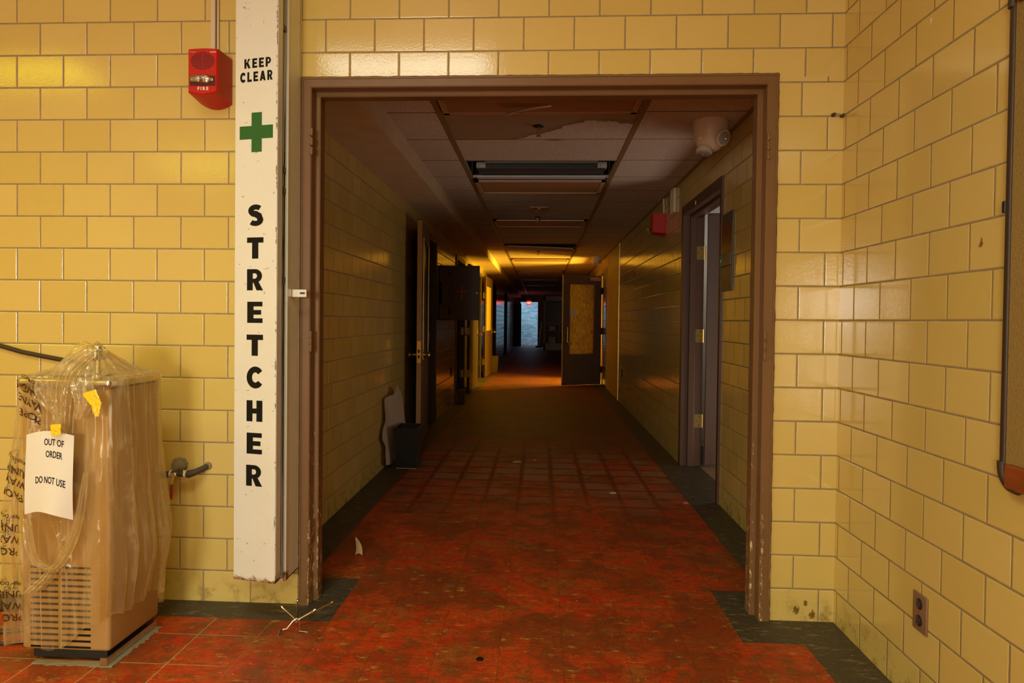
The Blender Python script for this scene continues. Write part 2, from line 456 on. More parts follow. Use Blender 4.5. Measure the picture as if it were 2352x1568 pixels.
# ------------------------------------------------------------------ mesh helpers
class MB:
    def __init__(s): s.b = bmesh.new()
    def box(s, x0, x1, y0, y1, z0, z1, bev=0, seg=2, mat=None):
        r = bmesh.ops.create_cube(s.b, size=1)
        vs = r['verts']
        for v in vs: v.co = Vector(((x0+x1)/2+v.co.x*(x1-x0), (y0+y1)/2+v.co.y*(y1-y0), (z0+z1)/2+v.co.z*(z1-z0)))
        if bev:
            es = list({e for v in vs for e in v.link_edges})
            r = bmesh.ops.bevel(s.b, geom=es, offset=bev, segments=seg, profile=.5, affect='EDGES')
            vs = list({v for f in r['faces'] for v in f.verts})
        if mat is not None:
            for v in {v for v in vs}: v.co = mat @ v.co
        return s
    def poly(s, pts, faces):
        vs = [s.b.verts.new(p) for p in pts]
        for f in faces:
            try: s.b.faces.new([vs[i] for i in f])
            except ValueError: pass
        return s
    def prism(s, pts2, f0, f1):
        """pts2: outline; f0,f1 map 2d point to the two end points"""
        n = len(pts2)
        a = [s.b.verts.new(f0(*p)) for p in pts2]; b = [s.b.verts.new(f1(*p)) for p in pts2]
        s.b.faces.new(a); s.b.faces.new(b[::-1])
        for i in range(n):
            j = (i+1) % n
            s.b.faces.new((a[j], a[i], b[i], b[j]))
        return s
    def tube(s, pts, r, n=10, cap=True, squash=1):
        pts = [Vector(p) for p in pts]
        rs = r if isinstance(r, (list, tuple)) else [r]*len(pts)
        rings = []; prev = None
        for i, p in enumerate(pts):
            t = (pts[min(i+1, len(pts)-1)]-pts[max(i-1, 0)]).normalized()
            if prev is None:
                a = Vector((0, 0, 1)) if abs(t.z) < .9 else Vector((1, 0, 0))
                u = t.cross(a).normalized()
            else:
                u = (prev - t*prev.dot(t)).normalized()
            prev = u; v = t.cross(u)
            rings.append([s.b.verts.new(p+(u*math.cos(k*2*PI/n)+v*math.sin(k*2*PI/n)*squash)*rs[i]) for k in range(n)])
        for i in range(len(rings)-1):
            for k in range(n):
                s.b.faces.new((rings[i][k], rings[i][(k+1) % n], rings[i+1][(k+1) % n], rings[i+1][k]))
        if cap:
            s.b.faces.new(rings[0][::-1]); s.b.faces.new(rings[-1])
        return s
    def lathe(s, prof, origin, axis=(0, 0, 1), n=24):
        """prof: (radius, height along axis)"""
        o = Vector(origin); ax = Vector(axis).normalized()
        a = Vector((1, 0, 0)) if abs(ax.x) < .9 else Vector((0, 1, 0))
        u = ax.cross(a).normalized(); v = ax.cross(u)
        rings = []
        for r, h in prof:
            rings.append([s.b.verts.new(o+ax*h+(u*math.cos(k*2*PI/n)+v*math.sin(k*2*PI/n))*max(r, 1e-5)) for k in range(n)])
        for i in range(len(rings)-1):
            for k in range(n):
                s.b.faces.new((rings[i][k], rings[i][(k+1) % n], rings[i+1][(k+1) % n], rings[i+1][k]))
        s.b.faces.new(rings[0][::-1]); s.b.faces.new(rings[-1])
        return s
    def grid(s, fn, nu, nv, wrap=False):
        vs = [[s.b.verts.new(fn(i/nu, j/nv)) for j in range(nv+1)] for i in range(nu if wrap else nu+1)]
        R = len(vs)
        for i in range(nu):
            for j in range(nv):
                a = vs[i]; b = vs[(i+1) % R]
                s.b.faces.new((a[j], b[j], b[j+1], a[j+1]))
        return s
    def solid(s, th):
        """thicken an open sheet"""
        bmesh.ops.recalc_face_normals(s.b, faces=s.b.faces)
        s.b.normal_update()
        fs = list(s.b.faces)
        bmesh.ops.solidify(s.b, geom=fs, thickness=th)
        return s
    def map2(s, verts, faces, fn):
        vs = [s.b.verts.new(fn(x, y)) for x, y in verts]
        for f in faces:
            try: s.b.faces.new([vs[i] for i in f])
            except ValueError: pass
        return s
    def make(s, name, mat, parent=None, smooth=False, origin=None, norm=True):
        if norm: bmesh.ops.recalc_face_normals(s.b, faces=s.b.faces)
        me = bpy.data.meshes.new(name)
        org = Vector((0, 0, 0))
        if parent is not None:
            q = parent
            while q is not None: org += q.location; q = q.parent
        elif origin is not None: org = Vector(origin)
        elif len(s.b.verts):
            lo = Vector((min(v.co.x for v in s.b.verts), min(v.co.y for v in s.b.verts), min(v.co.z for v in s.b.verts)))
            hi = Vector((max(v.co.x for v in s.b.verts), max(v.co.y for v in s.b.verts), max(v.co.z for v in s.b.verts)))
            org = Vector(((lo.x+hi.x)/2, (lo.y+hi.y)/2, lo.z))
        for v in s.b.verts: v.co -= org
        s.b.to_mesh(me); s.b.free()
        me.materials.append(M[mat])
        if smooth:
            for p in me.polygons: p.use_smooth = True
            try: me.set_sharp_from_angle(angle=math.radians(38))
            except Exception: pass
        o = bpy.data.objects.new(name, me); C.objects.link(o)
        if parent is not None: o.parent = parent
        else: o.location = org
        return o

def tag(o, label, cat, group=None, kind=None):
    o['label'] = label; o['category'] = cat
    if group: o['group'] = group
    if kind: o['kind'] = kind
    return o
def thing(name, label, cat, loc, group=None):
    o = bpy.data.objects.new(name, None); C.objects.link(o); o.location = loc; o.empty_display_size = .1
    return tag(o, label, cat, group)
def struct(o):
    o['kind'] = 'structure'; return o

def text2(body, size=1.0, bold=0.0, align='LEFT', spacing=1.0, res=3):
    cu = bpy.data.curves.new('t', 'FONT'); cu.body = body; cu.size = size; cu.offset = bold
    cu.align_x = align; cu.space_character = spacing; cu.resolution_u = res; cu.fill_mode = 'FRONT'
    o = bpy.data.objects.new('t', cu); C.objects.link(o)
    bpy.context.view_layer.update()
    me = bpy.data.meshes.new_from_object(o.evaluated_get(bpy.context.evaluated_depsgraph_get()))
    vs = [(v.co.x, v.co.y) for v in me.vertices]; fs = [tuple(p.vertices) for p in me.polygons]
    bpy.data.objects.remove(o); bpy.data.curves.remove(cu); bpy.data.meshes.remove(me)
    return vs, fs

# heavy poster letters, unit height, returns (polygons, width)
def strip(pts, hw):
    out = []
    L = []; R = []
    n = len(pts)
    for i, (x, y) in enumerate(pts):
        x0, y0 = pts[max(i-1, 0)]; x1, y1 = pts[min(i+1, n-1)]
        dx, dy = x1-x0, y1-y0; l = math.hypot(dx, dy) or 1
        h = hw[i] if isinstance(hw, list) else hw
        L.append((x-dy/l*h, y+dx/l*h)); R.append((x+dy/l*h, y-dx/l*h))
    for i in range(n-1): out.append([L[i], R[i], R[i+1], L[i+1]])
    return out
def arcring(cx, cy, rx, ry, ix, iy, a0, a1, n=20):
    out = []
    for k in range(n):
        t0 = math.radians(a0+(a1-a0)*k/n); t1 = math.radians(a0+(a1-a0)*(k+1)/n)
        out.append([(cx+rx*math.cos(t0), cy+ry*math.sin(t0)), (cx+rx*math.cos(t1), cy+ry*math.sin(t1)),
                    (cx+ix*math.cos(t1), cy+iy*math.sin(t1)), (cx+ix*math.cos(t0), cy+iy*math.sin(t0))])
    return out
def rc(x0, x1, y0, y1): return [(x0, y0), (x1, y0), (x1, y1), (x0, y1)]
def glyph(ch):
    if ch == 'E': return [rc(0, .30, 0, 1), rc(.3, .72, .78, 1), rc(.3, .66, .39, .61), rc(.3, .73, 0, .22)], .73
    if ch == 'T': return [rc(0, .84, .75, 1), rc(.26, .58, 0, .75)], .84
    if ch == 'H': return [rc(0, .30, 0, 1), rc(.50, .80, 0, 1), rc(.3, .5, .38, .62)], .80
    if ch == 'L': return [rc(0, .30, 0, 1), rc(.3, .70, 0, .24)], .70
    if ch == 'K': return [rc(0, .30, 0, 1), [(.3, .36), (.55, 1), (.88, 1), (.3, .30)], [(.3, .62), (.58, .62), (.92, 0), (.57, 0), (.3, .50)]], .92
    if ch == 'A': return [[(0, 0), (.30, 0), (.52, .72), (.52, 1), (.30, 1)], [(.92, 0), (.62, 0), (.40, .72), (.40, 1), (.62, 1)], rc(.2, .72, .16, .38)], .92
    if ch == 'P': return [rc(0, .30, 0, 1), rc(.3, .42, .80, 1), rc(.3, .42, .32, .52)] + arcring(.42, .66, .36, .34, .10, .14, -90, 90), .78
    if ch == 'R': return [rc(0, .30, 0, 1), rc(.3, .42, .80, 1), rc(.3, .42, .36, .55)] + arcring(.42, .68, .36, .32, .10, .12, -90, 90) + [[(.30, .44), (.58, .44), (.84, 0), (.50, 0)]], .84
    if ch == 'C': return arcring(.47, .5, .47, .52, .18, .24, 38, 322, 28) , .86
    if ch == 'S':
        p = []
        for k in range(13): a = math.radians(35+(270-35)*k/12); p.append((.40+.24*math.cos(a), .72+.165*math.sin(a)))
        for k in range(1, 14): a = math.radians(90-(90+145)*k/13); p.append((.38+.25*math.cos(a), .275+.165*math.sin(a)) if k > 2 else (.40+.02*k+.06*k, .53-.03*k))
        hw = [.12+.03*math.exp(-((i-13)/5.0)**2) for i in range(len(p))]
        return strip(p, hw), .76
    return [], .4
def heavy(mb, ch, cx, z0, wid, hgt, fn):
    """ch centred on cx"""
    g, gw = glyph(ch)
    s = hgt; sx = wid/gw
    for k, p in enumerate(g):
        lift = Vector((0, -.00004*(k % 9), 0))
        mb.poly([Vector(fn(cx+(x-gw/2)*sx, z0+y*s))+lift for x, y in p], [tuple(range(len(p)))])

# ================================================================== SETTING
L, R_, ZC, ZS = -1.25, 1.192, 2.410, 2.277
XI0, XI1, ZI = -.999, .936, 2.195          # hole for the frame in the front wall
b = MB()
b.box(-5.2, XI0, 0, .15, 0, 3.0); b.box(XI1, R_+.15, 0, .15, 0, 3.0); b.box(XI0, XI1, 0, .15, ZI, 3.0)
struct(b.make('wall_front', 'tile'))
DR0, DR1, DZ = 1.83, 3.10, 2.14           # right-hand door opening
b = MB()
b.box(R_, R_+.15, -6.3, 0, 0, 3.0); b.box(R_, R_+.15, .15, DR0, 0, ZC); b.box(R_, R_+.15, DR0, DR1, DZ, ZC)
b.box(R_, R_+.15, DR1, 7.93, 0, ZC); b.box(R_, R_+.15, 9.75, 10.62, 0, ZC); b.box(R_, R_+.15, 10.62, 11.75, 2.1, ZC)
b.box(R_, R_+.15, 11.75, 29.7, 0, ZC)
struct(b.make('wall_right', 'tile'))
struct(MB().box(R_+.004, R_+.15, 7.93, 9.75, 0, ZC).make('trim_1', 'ypanel'))
struct(MB().box(R_-.006, R_+.01, 7.90, 7.945, 0, ZC, .002).make('trim_2', 'brass'))
LO = [(4.62, 5.42), (7.40, 8.50), (10.60, 11.68)]
b = MB(); y0 = .15
for a0, a1 in LO:
    b.box(L-.15, L, y0, a0, 0, ZS+.05); b.box(L-.15, L, a0, a1, 2.14, ZS+.05); y0 = a1
b.box(L-.15, L, y0, 29.7, 0, ZS+.05)
struct(b.make('wall_left', 'tile'))
# far end wall with opening to the stair
b = MB(); b.box(-3.2, -.93, 29.7, 29.85, 0, ZC); b.box(-.13, 4.3, 29.7, 29.85, 0, ZC); b.box(-.93, -.13, 29.7, 29.85, 2.08, ZC)
struct(b.make('wall_far', 'slate'))
struct(MB().box(-3.2, 4.3, 31.3, 31.45, 0, 2.7).make('wall_stair', 'brick'))
# unlit rooms left and right of the corridor, rear of lobby
b = MB(); b.box(-3.3, -3.15, .15, 31.4, 0, ZC)
struct(b.make('wall_side_rooms', 'roomwall'))
b = MB(); b.box(4.2, 4.35, .15, 31.4, 0, ZC); b.box(1.342, 4.2, 4.4, 4.5, 0, ZC); b.box(1.342, 4.2, 13.4, 13.5, 0, ZC); b.box(1.342, 4.2, 9.6, 9.7, 0, ZC)
struct(b.make('wall_right_rooms', 'roomwall'))
b = MB(); b.box(-5.2, -5.05, -6.3, 0, 0, 3.0); struct(b.make('wall_lobby_left', 'tile'))
b = MB(); b.box(-5.2, 1.35, -6.45, -6.3, 0, 3.0); struct(b.make('wall_rear', 'tile'))
b = MB()
for xx in (-1.74, -1.42, -1.10, -.78): b.box(xx-.02, xx+.02, -6.08, -6.04, .01, 1.99)
for zz in (.03, 1.97): b.box(-1.76, -.76, -6.08, -6.04, zz-.02, zz+.02)
struct(b.make('window_1', 'white'))
# floors
struct(MB().box(-5.2, R_+.15, -6.3, 31.4, -.12, 0).make('floor', 'floor'))
struct(MB().box(R_+.15, 4.3, .15, 31.4, -.12, -.001).make('floor_side_rooms', 'roomfloor'))
# ceilings; a hole is left for the open light fitting
HX0, HX1, HY0, HY1 = -.59, .555, 2.455, 3.06
b = MB()
b.box(-3.3, HX0, .10, 31.4, ZC, ZC+.02); b.box(HX1, 4.3, .10, 31.4, ZC, ZC+.02)
b.box(HX0, HX1, .10, HY0, ZC, ZC+.02); b.box(HX0, HX1, HY1, 31.4, ZC, ZC+.02)
struct(b.make('ceiling', 'ceil'))
struct(MB().box(HX0-.02, HX1+.02, HY0-.02, HY1+.02, ZC+.17, ZC+.19).box(HX0-.03, HX0-.01, HY0, HY1, ZC+.02, ZC+.18).box(HX1+.01, HX1+.03, HY0, HY1, ZC+.02, ZC+.18).box(HX0, HX1, HY0-.03, HY0-.01, ZC+.02, ZC+.18).box(HX0, HX1, HY1+.01, HY1+.03, ZC+.02, ZC+.18).make('ceiling_plenum', 'void'))
struct(MB().box(-5.2, R_+.15, -6.3, .0, 3.0, 3.05).make('ceiling_lobby', 'white'))
b = MB(); b.prism([(L, ZS), (-.915, ZS), (-.915, ZC), (L, ZC)], lambda x, z: (x, .15, z), lambda x, z: (x, 29.7, z))
struct(b.make('trim_3', 'soffit'))
# ceiling grid runners
for xx, nm in ((-.605, 'trim_4'), (.572, 'trim_5')):
    struct(MB().box(xx-.017, xx+.017, .15, 29.7, ZC-.006, ZC+.001, .001).make(nm, 'tbar'))
struct(MB().box(R_-.022, R_, .15, 29.7, ZC-.012, ZC).make('trim_6', 'tbar'))

# main door frame: profile swept round three sides
def sweep_frame(prof, x0, x1, z1, yb):
    """prof: (inward offset, y). outer outline x0..x1, top z1"""
    b = MB(); ringsL = []
    for o, y in prof:
        ringsL.append([(x0+o, yb+y, 0), (x0+o, yb+y, z1-o), (x1-o, yb+y, z1-o), (x1-o, yb+y, 0)])
    n = len(prof)
    vs = [[b.b.verts.new(p) for p in r] for r in ringsL]
    for i in range(n):
        j = (i+1) % n
        for k in range(3): b.b.faces.new((vs[i][k], vs[i][k+1], vs[j][k+1], vs[j][k]))
    b.b.faces.new([v[0] for v in vs]); b.b.faces.new([v[3] for v in vs])
    return b
prof = [(0, .0), (0, -.010), (.004, -.016), (.009, -.016), (.011, -.013), (.040, -.013), (.0445, -.009), (.0445, .042), (.048, .046), (.060, .046), (.0645, .050), (.0645, .105), (.0445, .105), (.0445, .160), (0, .160), (0, .15)]
fr = sweep_frame(prof, XI0, XI1, ZI, 0).make('trim_7', 'frame'); struct(fr)
def knuckles(x, z0, z1, y, side):
    h = (z1-z0)
    for k in range(3):
        zc = z0+h*(.14+.36*k)
        MB().lathe([(.0055, -.016), (.0065, -.014), (.0065, .014), (.0055, .016)], (x, y, zc), n=10).box(x-.012*side, x, y-.004, y+.002, zc-.012, zc+.012).make('hinge_knuckle', 'frame', fr, True)
for z0, z1 in ((1.875, 1.985), (1.066, 1.142), (.262, .358)): knuckles(-.9525, z0, z1, -.014, 1)
for z0, z1 in ((1.852, 1.960), (1.052, 1.162), (.271, .368)): knuckles(.898, z0, z1, -.014, -1)
# ridge of old caulk round the frame
b = MB()
def caulk(p0, p1, n):
    pts = []; rs = []
    for i in range(n+1):
        t = i/n; p = Vector(p0).lerp(Vector(p1), t)
        k = noise.noise(p*40)
        pts.append(p+Vector((k*.002, 0, k*.002))); rs.append(.0035+.0018*noise.noise(p*70+Vector((3, 1, 7))))
    b.tube(pts, rs, 6)
caulk((XI0-.001, -.002, 0), (XI0-.001, -.002, ZI), 90); caulk((XI0, -.002, ZI+.001), (XI1, -.002, ZI+.001), 90); caulk((XI1+.001, -.002, 0), (XI1+.001, -.002, ZI), 90)
b.make('caulk_bead', 'frame', fr, True)

# ------------------------------------------------------------------ right-hand doorway
rd = MB()
def jamb_y(b, yA, dirn, x0, x1, zt, th=.05):
    """steel jamb lining with a stop: yA reveal line, dirn +1/-1 into the wall"""
    b.box(x0-.012, x1+.012, min(yA, yA-dirn*th), max(yA, yA-dirn*th), 0, zt)
b = MB()
b.box(R_-.014, R_+.045, DR1-.05, DR1+.02, 0, DZ+.03, .003)            # far jamb, corridor half
b.box(R_+.045, R_+.095, DR1-.068, DR1+.02, 0, DZ+.03, .003)            # stop
b.box(R_+.095, R_+.162, DR1-.05, DR1+.02, 0, DZ+.03, .003)
b.box(R_-.014, R_+.162, DR0-.02, DR0+.03, 0, DZ+.03, .003)
b.box(R_-.014, R_+.162, DR0+.03, DR1-.05, DZ-.05, DZ+.03, .003)
b.box(R_+.045, R_+.095, DR0+.03, DR1-.05, DZ-.072, DZ-.05, .002)
d1 = struct(b.make('door_1', 'darkdoor'))
# leaf swung into the room on the far jamb
lw_, hx, hy = 1.10, R_+.185, DR1-.062
ang = math.radians(8)
Ml = Matrix.Translation((hx, hy, 0)) @ Matrix.Rotation(-ang, 4, 'Z')
lf = MB().box(0, lw_, -.022, .022, .02, 2.105, .003, 2, Ml).make('leaf', 'darkdoor', d1)
for zz in (1.78, 1.09, .38):
    hb = MB()
    hb.box(R_+.100, R_+.162, DR1-.054, DR1-.049, zz-.055, zz+.055)
    hb.lathe([(.007, -.056), (.007, .056)], (R_+.166, DR1-.060, zz), n=10)
    hg = hb.make('hinge', 'brass', d1)
    sb = MB()
    for dz in (-.035, 0, .035): sb.lathe([(.0045, 0), (.0045, .001)], (R_+.118+.022*(dz != 0), DR1-.0545, zz+dz), (0, -1, 0), 8)
    sb.make('screw', 'dark', hg)
MB().box(R_+.165, R_+.178, DR1-.068, DR1-.040, .005, .17).make('door_seal', 'dark', d1)
MB().box(R_-.016, R_-.013, 2.58, 2.61, DZ-.035, DZ-.005).make('strike_tab', 'white', d1)

# ------------------------------------------------------------------ left doorways
def left_frame(nm, a0, a1):
    b = MB()
    b.box(L-.155, L-.095, a1-.045, a1+.03, 0, 2.165, .003); b.box(L-.095, L-.045, a1-.065, a1+.03, 0, 2.165, .003); b.box(L-.045, L+.014, a1-.045, a1+.03, 0, 2.165, .003)
    b.box(L-.155, L+.014, a0-.03, a0+.045, 0, 2.165, .003)
    b.box(L-.155, L+.014, a0+.045, a1-.045, 2.095, 2.165, .003)
    return struct(b.make(nm, 'slate'))
def leafmat(h, f):
    d = (Vector(f)-Vector(h)); return Matrix.Translation(h) @ Matrix.Rotation(math.atan2(d.y, d.x), 4, 'Z'), d.length
def knob(mb, Mx, x, y, z, s):
    p = Mx @ Vector((x, y, z)); a = (Mx.to_3x3() @ Vector((0, s, 0)))
    mb.lathe([(.027, 0), (.027, .004), (.012, .008), (.010, .040), (.016, .046), (.026, .056), (.028, .066), (.022, .076), (.006, .080)], p, a, 18)
# door 2: leaf hinged on the near jamb and folded back towards the camera
d2 = left_frame('door_2', *LO[0])
Mx, ln = leafmat((L+.02, 4.66, 0), (-1.112, 3.50, 0))
b = MB(); T_ = .022
b.box(0, ln, -T_, T_, .012, .82, .002, 1, Mx); b.box(0, ln, -T_, T_, 1.97, 2.12, .002, 1, Mx)
b.box(0, .16, -T_, T_, .82, 1.97, .002, 1, Mx); b.box(ln-.19, ln, -T_, T_, .82, 1.97, .002, 1, Mx)
lf = b.make('leaf', 'cab', d2)
MB().box(.16, ln-.19, -.004, .004, .82, 1.97, 0, 1, Mx).make('glass_pane', 'dark', lf)
MB().box(.16, .18, T_, T_+.008, .82, 1.97, 0, 1, Mx).box(ln-.21, ln-.19, T_, T_+.008, .82, 1.97, 0, 1, Mx).make('glazing_bead', 'steel', lf)
MB().box(ln-.0005, ln+.002, -T_+.001, T_-.001, 0.02, 2.11, 0, 1, Mx).make('edge_face', 'lensframe', lf)
lk = MB().box(ln+.001, ln+.0045, -.019, .019, .80, 1.005, .001, 1, Mx).make('lock_plate', 'brass', lf)
MB().box(ln+.004, ln+.006, -.009, .009, .895, .925, 0, 1, Mx).box(ln+.004, ln+.016, -.008, .008, .845, .872, 0, 1, Mx).make('latch', 'dark', lk)
kb = MB(); knob(kb, Mx, ln-.06, T_, .875, 1); knob(kb, Mx, ln-.06, -T_, .875, -1); kb.make('knob', 'brass', lf, True)
MB().box(L-.085, L-.055, 5.351, 5.356, .93, 1.06).make('strike_plate', 'brass', d2)
# door 3 and door 4: leaves hinged on the far jamb and folded back away from the camera
def far_leaf(nm, rng, h, f, mat, glaz):
    d = left_frame(nm, *rng)
    Mx, ln = leafmat(h, f); b = MB()
    if glaz:
        b.box(0, ln, -T_, T_, .012, .98, .002, 1, Mx); b.box(0, ln, -T_, T_, 1.92, 2.12, .002, 1, Mx)
        b.box(0, .14, -T_, T_, .98, 1.92, .002, 1, Mx); b.box(ln-.18, ln, -T_, T_, .98, 1.92, .002, 1, Mx)
    else: b.box(0, ln, -T_, T_, .012, 2.12, .002, 1, Mx)
    lf = b.make('leaf', mat, d)
    if glaz: MB().box(.14, ln-.18, -.006, .006, .98, 1.92, 0, 1, Mx).make('glass_pane', 'litpane', lf)
    for zz in (1.72, 1.02, .33):
        MB().box(-.004, .0, -.020, .020, zz-.06, zz+.06, 0, 1, Mx).box(L-.040, L+.006, rng[1]-.052, rng[1]-.046, zz-.06, zz+.06).lathe([(.007, -.06), (.007, .06)], (h[0]-.03, h[1]-.035, zz), n=8).make('hinge', 'brass', d)
    kb = MB(); knob(kb, Mx, ln-.07, T_, .94, 1); knob(kb, Mx, ln-.07, -T_, .94, -1)
    kb.box(ln-.10, ln-.04, -T_-.003, T_+.003, .86, 1.06, .001, 1, Mx); kb.make('knob', 'brass', lf, True)
    return d
far_leaf('door_3', LO[1], (L+.075, 8.52, 0), (-1.145, 9.72, 0), 'orange', False)
far_leaf('door_4', LO[2], (L+.085, 11.70, 0), (-1.105, 12.90, 0), 'orange', True)
# farther closed doors on the left: dark frames standing proud of the tile
for i, (ya, yb_) in enumerate(((15.2, 16.3), (21.6, 22.7))):
    b = MB(); b.box(L-.01, L+.03, ya-.06, ya, 0, 2.16); b.box(L-.01, L+.03, yb_, yb_+.06, 0, 2.16); b.box(L-.01, L+.03, ya-.06, yb_+.06, 2.1, 2.16)
    d = struct(b.make('door_%d' % (5+i), 'void'))
    MB().box(L-.005, L+.012, ya, yb_, .01, 2.1).make('leaf', 'void', d)
    kb = MB(); knob(kb, Matrix.Rotation(PI/2, 4, 'Z'), ya+.08, -L-.012, .95, -1); kb.make('knob', 'brass', d, True)
# far stair door leaf, open
b = MB(); Mx, ln = leafmat((-1.235, 29.3, 0), (-.90, 29.55, 0)); b.box(0, ln, -.02, .02, .02, 1.99, .002, 1, Mx)
d7 = struct(b.make('door_7', 'void'))
# fire door standing open across the corridor
d8b = MB(); d8b.box(R_-.012, R_+.16, 10.60, 10.65, 0, 2.13); d8b.box(R_-.012, R_+.16, 11.72, 11.77, 0, 2.13); d8b.box(R_-.012, R_+.16, 10.6, 11.77, 2.08, 2.13)
d8 = struct(d8b.make('door_8', 'orange'))
Mx, ln = leafmat((1.143, 10.52, 0), (.405, 10.10, 0)); b = MB()
gx0, gx1, gz0, gz1 = .165, ln-.14, .585, 1.89
b.box(0, ln, -T_, T_, .012, gz0, .002, 1, Mx); b.box(0, ln, -T_, T_, gz1, 2.06, .002, 1, Mx)
b.box(0, gx0, -T_, T_, gz0, gz1, .002, 1, Mx); b.box(gx1, ln, -T_, T_, gz0, gz1, .002, 1, Mx)
lf = b.make('leaf', 'doorgrey', d8)
MB().box(gx0, gx1, -.004, .004, gz0, gz1, 0, 1, Mx).make('glass_pane', 'wglass', lf)
b = MB()
for q in ((gx0, gx0+.012, gz0, gz1), (gx1-.012, gx1, gz0, gz1), (gx0, gx1, gz0, gz0+.012), (gx0, gx1, gz1-.012, gz1)): b.box(q[0], q[1], T_, T_+.006, q[2], q[3], 0, 1, Mx)
b.make('glazing_bead', 'brass', lf)
MB().box(gx1-.145, gx1-.015, .006, .008, 1.29, 1.42, 0, 1, Mx).make('notice', 'paper', lf)
hp = Mx @ Vector((ln-.07, T_, .95))
nv = (Mx.to_3x3() @ Vector((0, 1, 0)))
b = MB(); b.tube([hp+Vector((0, 0, -.14)), hp+nv*.05+Vector((0, 0, -.14)), hp+nv*.05+Vector((0, 0, .14)), hp+Vector((0, 0, .14))], .009, 8); b.make('pull_handle', 'brass', lf, True)
kb = MB(); knob(kb, Mx, ln-.13, T_, .80, 1); kb.make('knob', 'brass', lf, True)
b = MB(); b.box(.06, .27, T_, T_+.055, 1.965, 2.03, .004, 2, Mx); b.make('door_closer', 'lensframe', lf)
b = MB(); p0 = Mx @ Vector((.14, T_+.03, 2.03)); b.tube([p0, p0+Vector((0, 0, .05)), (R_-.08, 10.2, 2.20), (R_-.02, 10.45, 2.16)], .007, 6); b.make('closer_arm', 'lensframe', lf)
for zz in (1.78, 1.02, .29):
    MB().box(-.035, .03, -.026, T_+.012, zz-.06, zz+.06, .004, 1, Mx).lathe([(.012, -.065), (.012, .065)], Mx @ Vector((-.012, T_+.01, zz)), n=10).make('hinge', 'dark', d8)

# ================================================================== THINGS IN THE LOBBY
# ---- stretcher cabinet
cabx = thing('stretcher_cabinet', 'tall narrow white wall cabinet lettered KEEP CLEAR and STRETCHER with a green cross', 'cabinet', (-1.09, -.12, .15))
YF = -.245
def lidmap(x, y, z):
    t = (LX1-x)/(LX1-LX0); dy = .040*t
    return Vector((x*(2.866+YF+dy)/(2.866+YF), y+dy, z))
def lidbend(b):
    for v in b.b.verts: v.co = lidmap(*v.co)
    return b
# lid is slightly wider at its foot as it leans out
b = MB()
LX0, LX1, LZ0, LZ1 = -1.172, -1.0085, .176, 2.95
b.box(LX0, LX1, YF, YF+.006, LZ0, LZ1, .002); b.box(LX1-.004, LX1, YF+.003, -.192, LZ0, LZ1); b.box(LX0, LX0+.004, YF+.003, -.192, LZ0, LZ1); b.box(LX0, LX1, YF+.003, -.192, LZ0, LZ0+.004)
lid = lidbend(b).make('lid', 'enamel', cabx)
MB().box(LX1-.0002, LX1+.0012, YF+.004, -.193, LZ0+.03, LZ1).make('lid_edge', 'grey', lid)
b = MB()
SX0, SX1 = -1.172, -1.0012
b.box(SX1-.004, SX1, -.146, -.020, .155, 2.95); b.box(SX0, SX0+.004, -.146, -.001, .155, 2.95); b.box(SX0, SX1, -.012, -.001, .155, 2.95); b.box(SX0, SX1, -.146, -.001, .155, .160)
b.make('case', 'grey', cabx)
MB().box(SX1-.012, SX1+.001, -.150, -.120, .152, 2.95, .002).box(SX0, SX0+.012, -.150, -.120, .152, 2.95, .002).make('case_lip', 'enamel', cabx)
# folded stretcher inside
b = MB()
for zz in (.20, 2.4): b.tube([(-1.03, -.165, zz-.02), (-1.03, -.165, zz+.35)], .012, 8)
b.tube([(-1.024, -.17, .22), (-1.024, -.17, 2.9)], .010, 8)
st = thing('stretcher', 'folded pale canvas stretcher glimpsed in the cabinet gap', 'stretcher', (-1.06, -.14, .161))
def canv(u, v):
    z = .162+v*2.75; x = -1.165+u*.150
    return (x, -.150+.012*math.sin(u*9+v*5)+.008*noise.noise(Vector((u*4, v*20, 2))), z)
MB().grid(canv, 10, 60).solid(.012).make('canvas', 'linen', st, True)
b.make('pole', 'dark', st, True)
for k, zz in enumerate((1.78, 1.70, 2.33, 1.35)):
    MB().box(-1.026, -1.008, -.190, -.150, zz-.012, zz+.012, .002).make('strap', 'dark', st)
# letters on the lid
fn = lambda x, z: lidmap(x, YF-.0008, 1.2+(z-1.2)*1.0076)
b = MB()
ctr = [1.591, 1.466, 1.345, 1.2205, 1.0946, .971, .8422, .7174, .5932]
wd = dict(S=.061, T=.064, R=.063, E=.060, C=.062, H=.062)
for ch, zc_ in zip('STRETCHER', ctr):
    b = MB(); heavy(b, ch, -1.0915, zc_-.0405, wd[ch], .081, fn); b.make('letter', 'ink', lid)
b = MB()
def word(b, s, x0, x1, z0, z1, h, gap=.26):
    ws = [glyph(c)[1] for c in s]; tot = sum(ws)+gap*(len(s)-1); k = (x1-x0)/tot; x = x0
    for c, wq in zip(s, ws):
        t = (x-x0)/(x1-x0); heavy(b, c, x+wq*k/2, z0+(z1-z0)*t, wq*k, h, fn); x += (wq+gap)*k
word(b, 'KEEP', -1.137, -1.034, 2.150, 2.150, .036)
b.make('lettering', 'ink', lid)
b = MB(); word(b, 'CLEAR', -1.153, -1.027, 2.098, 2.100, .037)
b.make('lettering', 'ink', lid)
b = MB(); b.poly([fn(*p) for p in ((-1.108, 1.981), (-1.068, 1.981), (-1.068, 1.831), (-1.108, 1.831))], [(0, 1, 2, 3)])
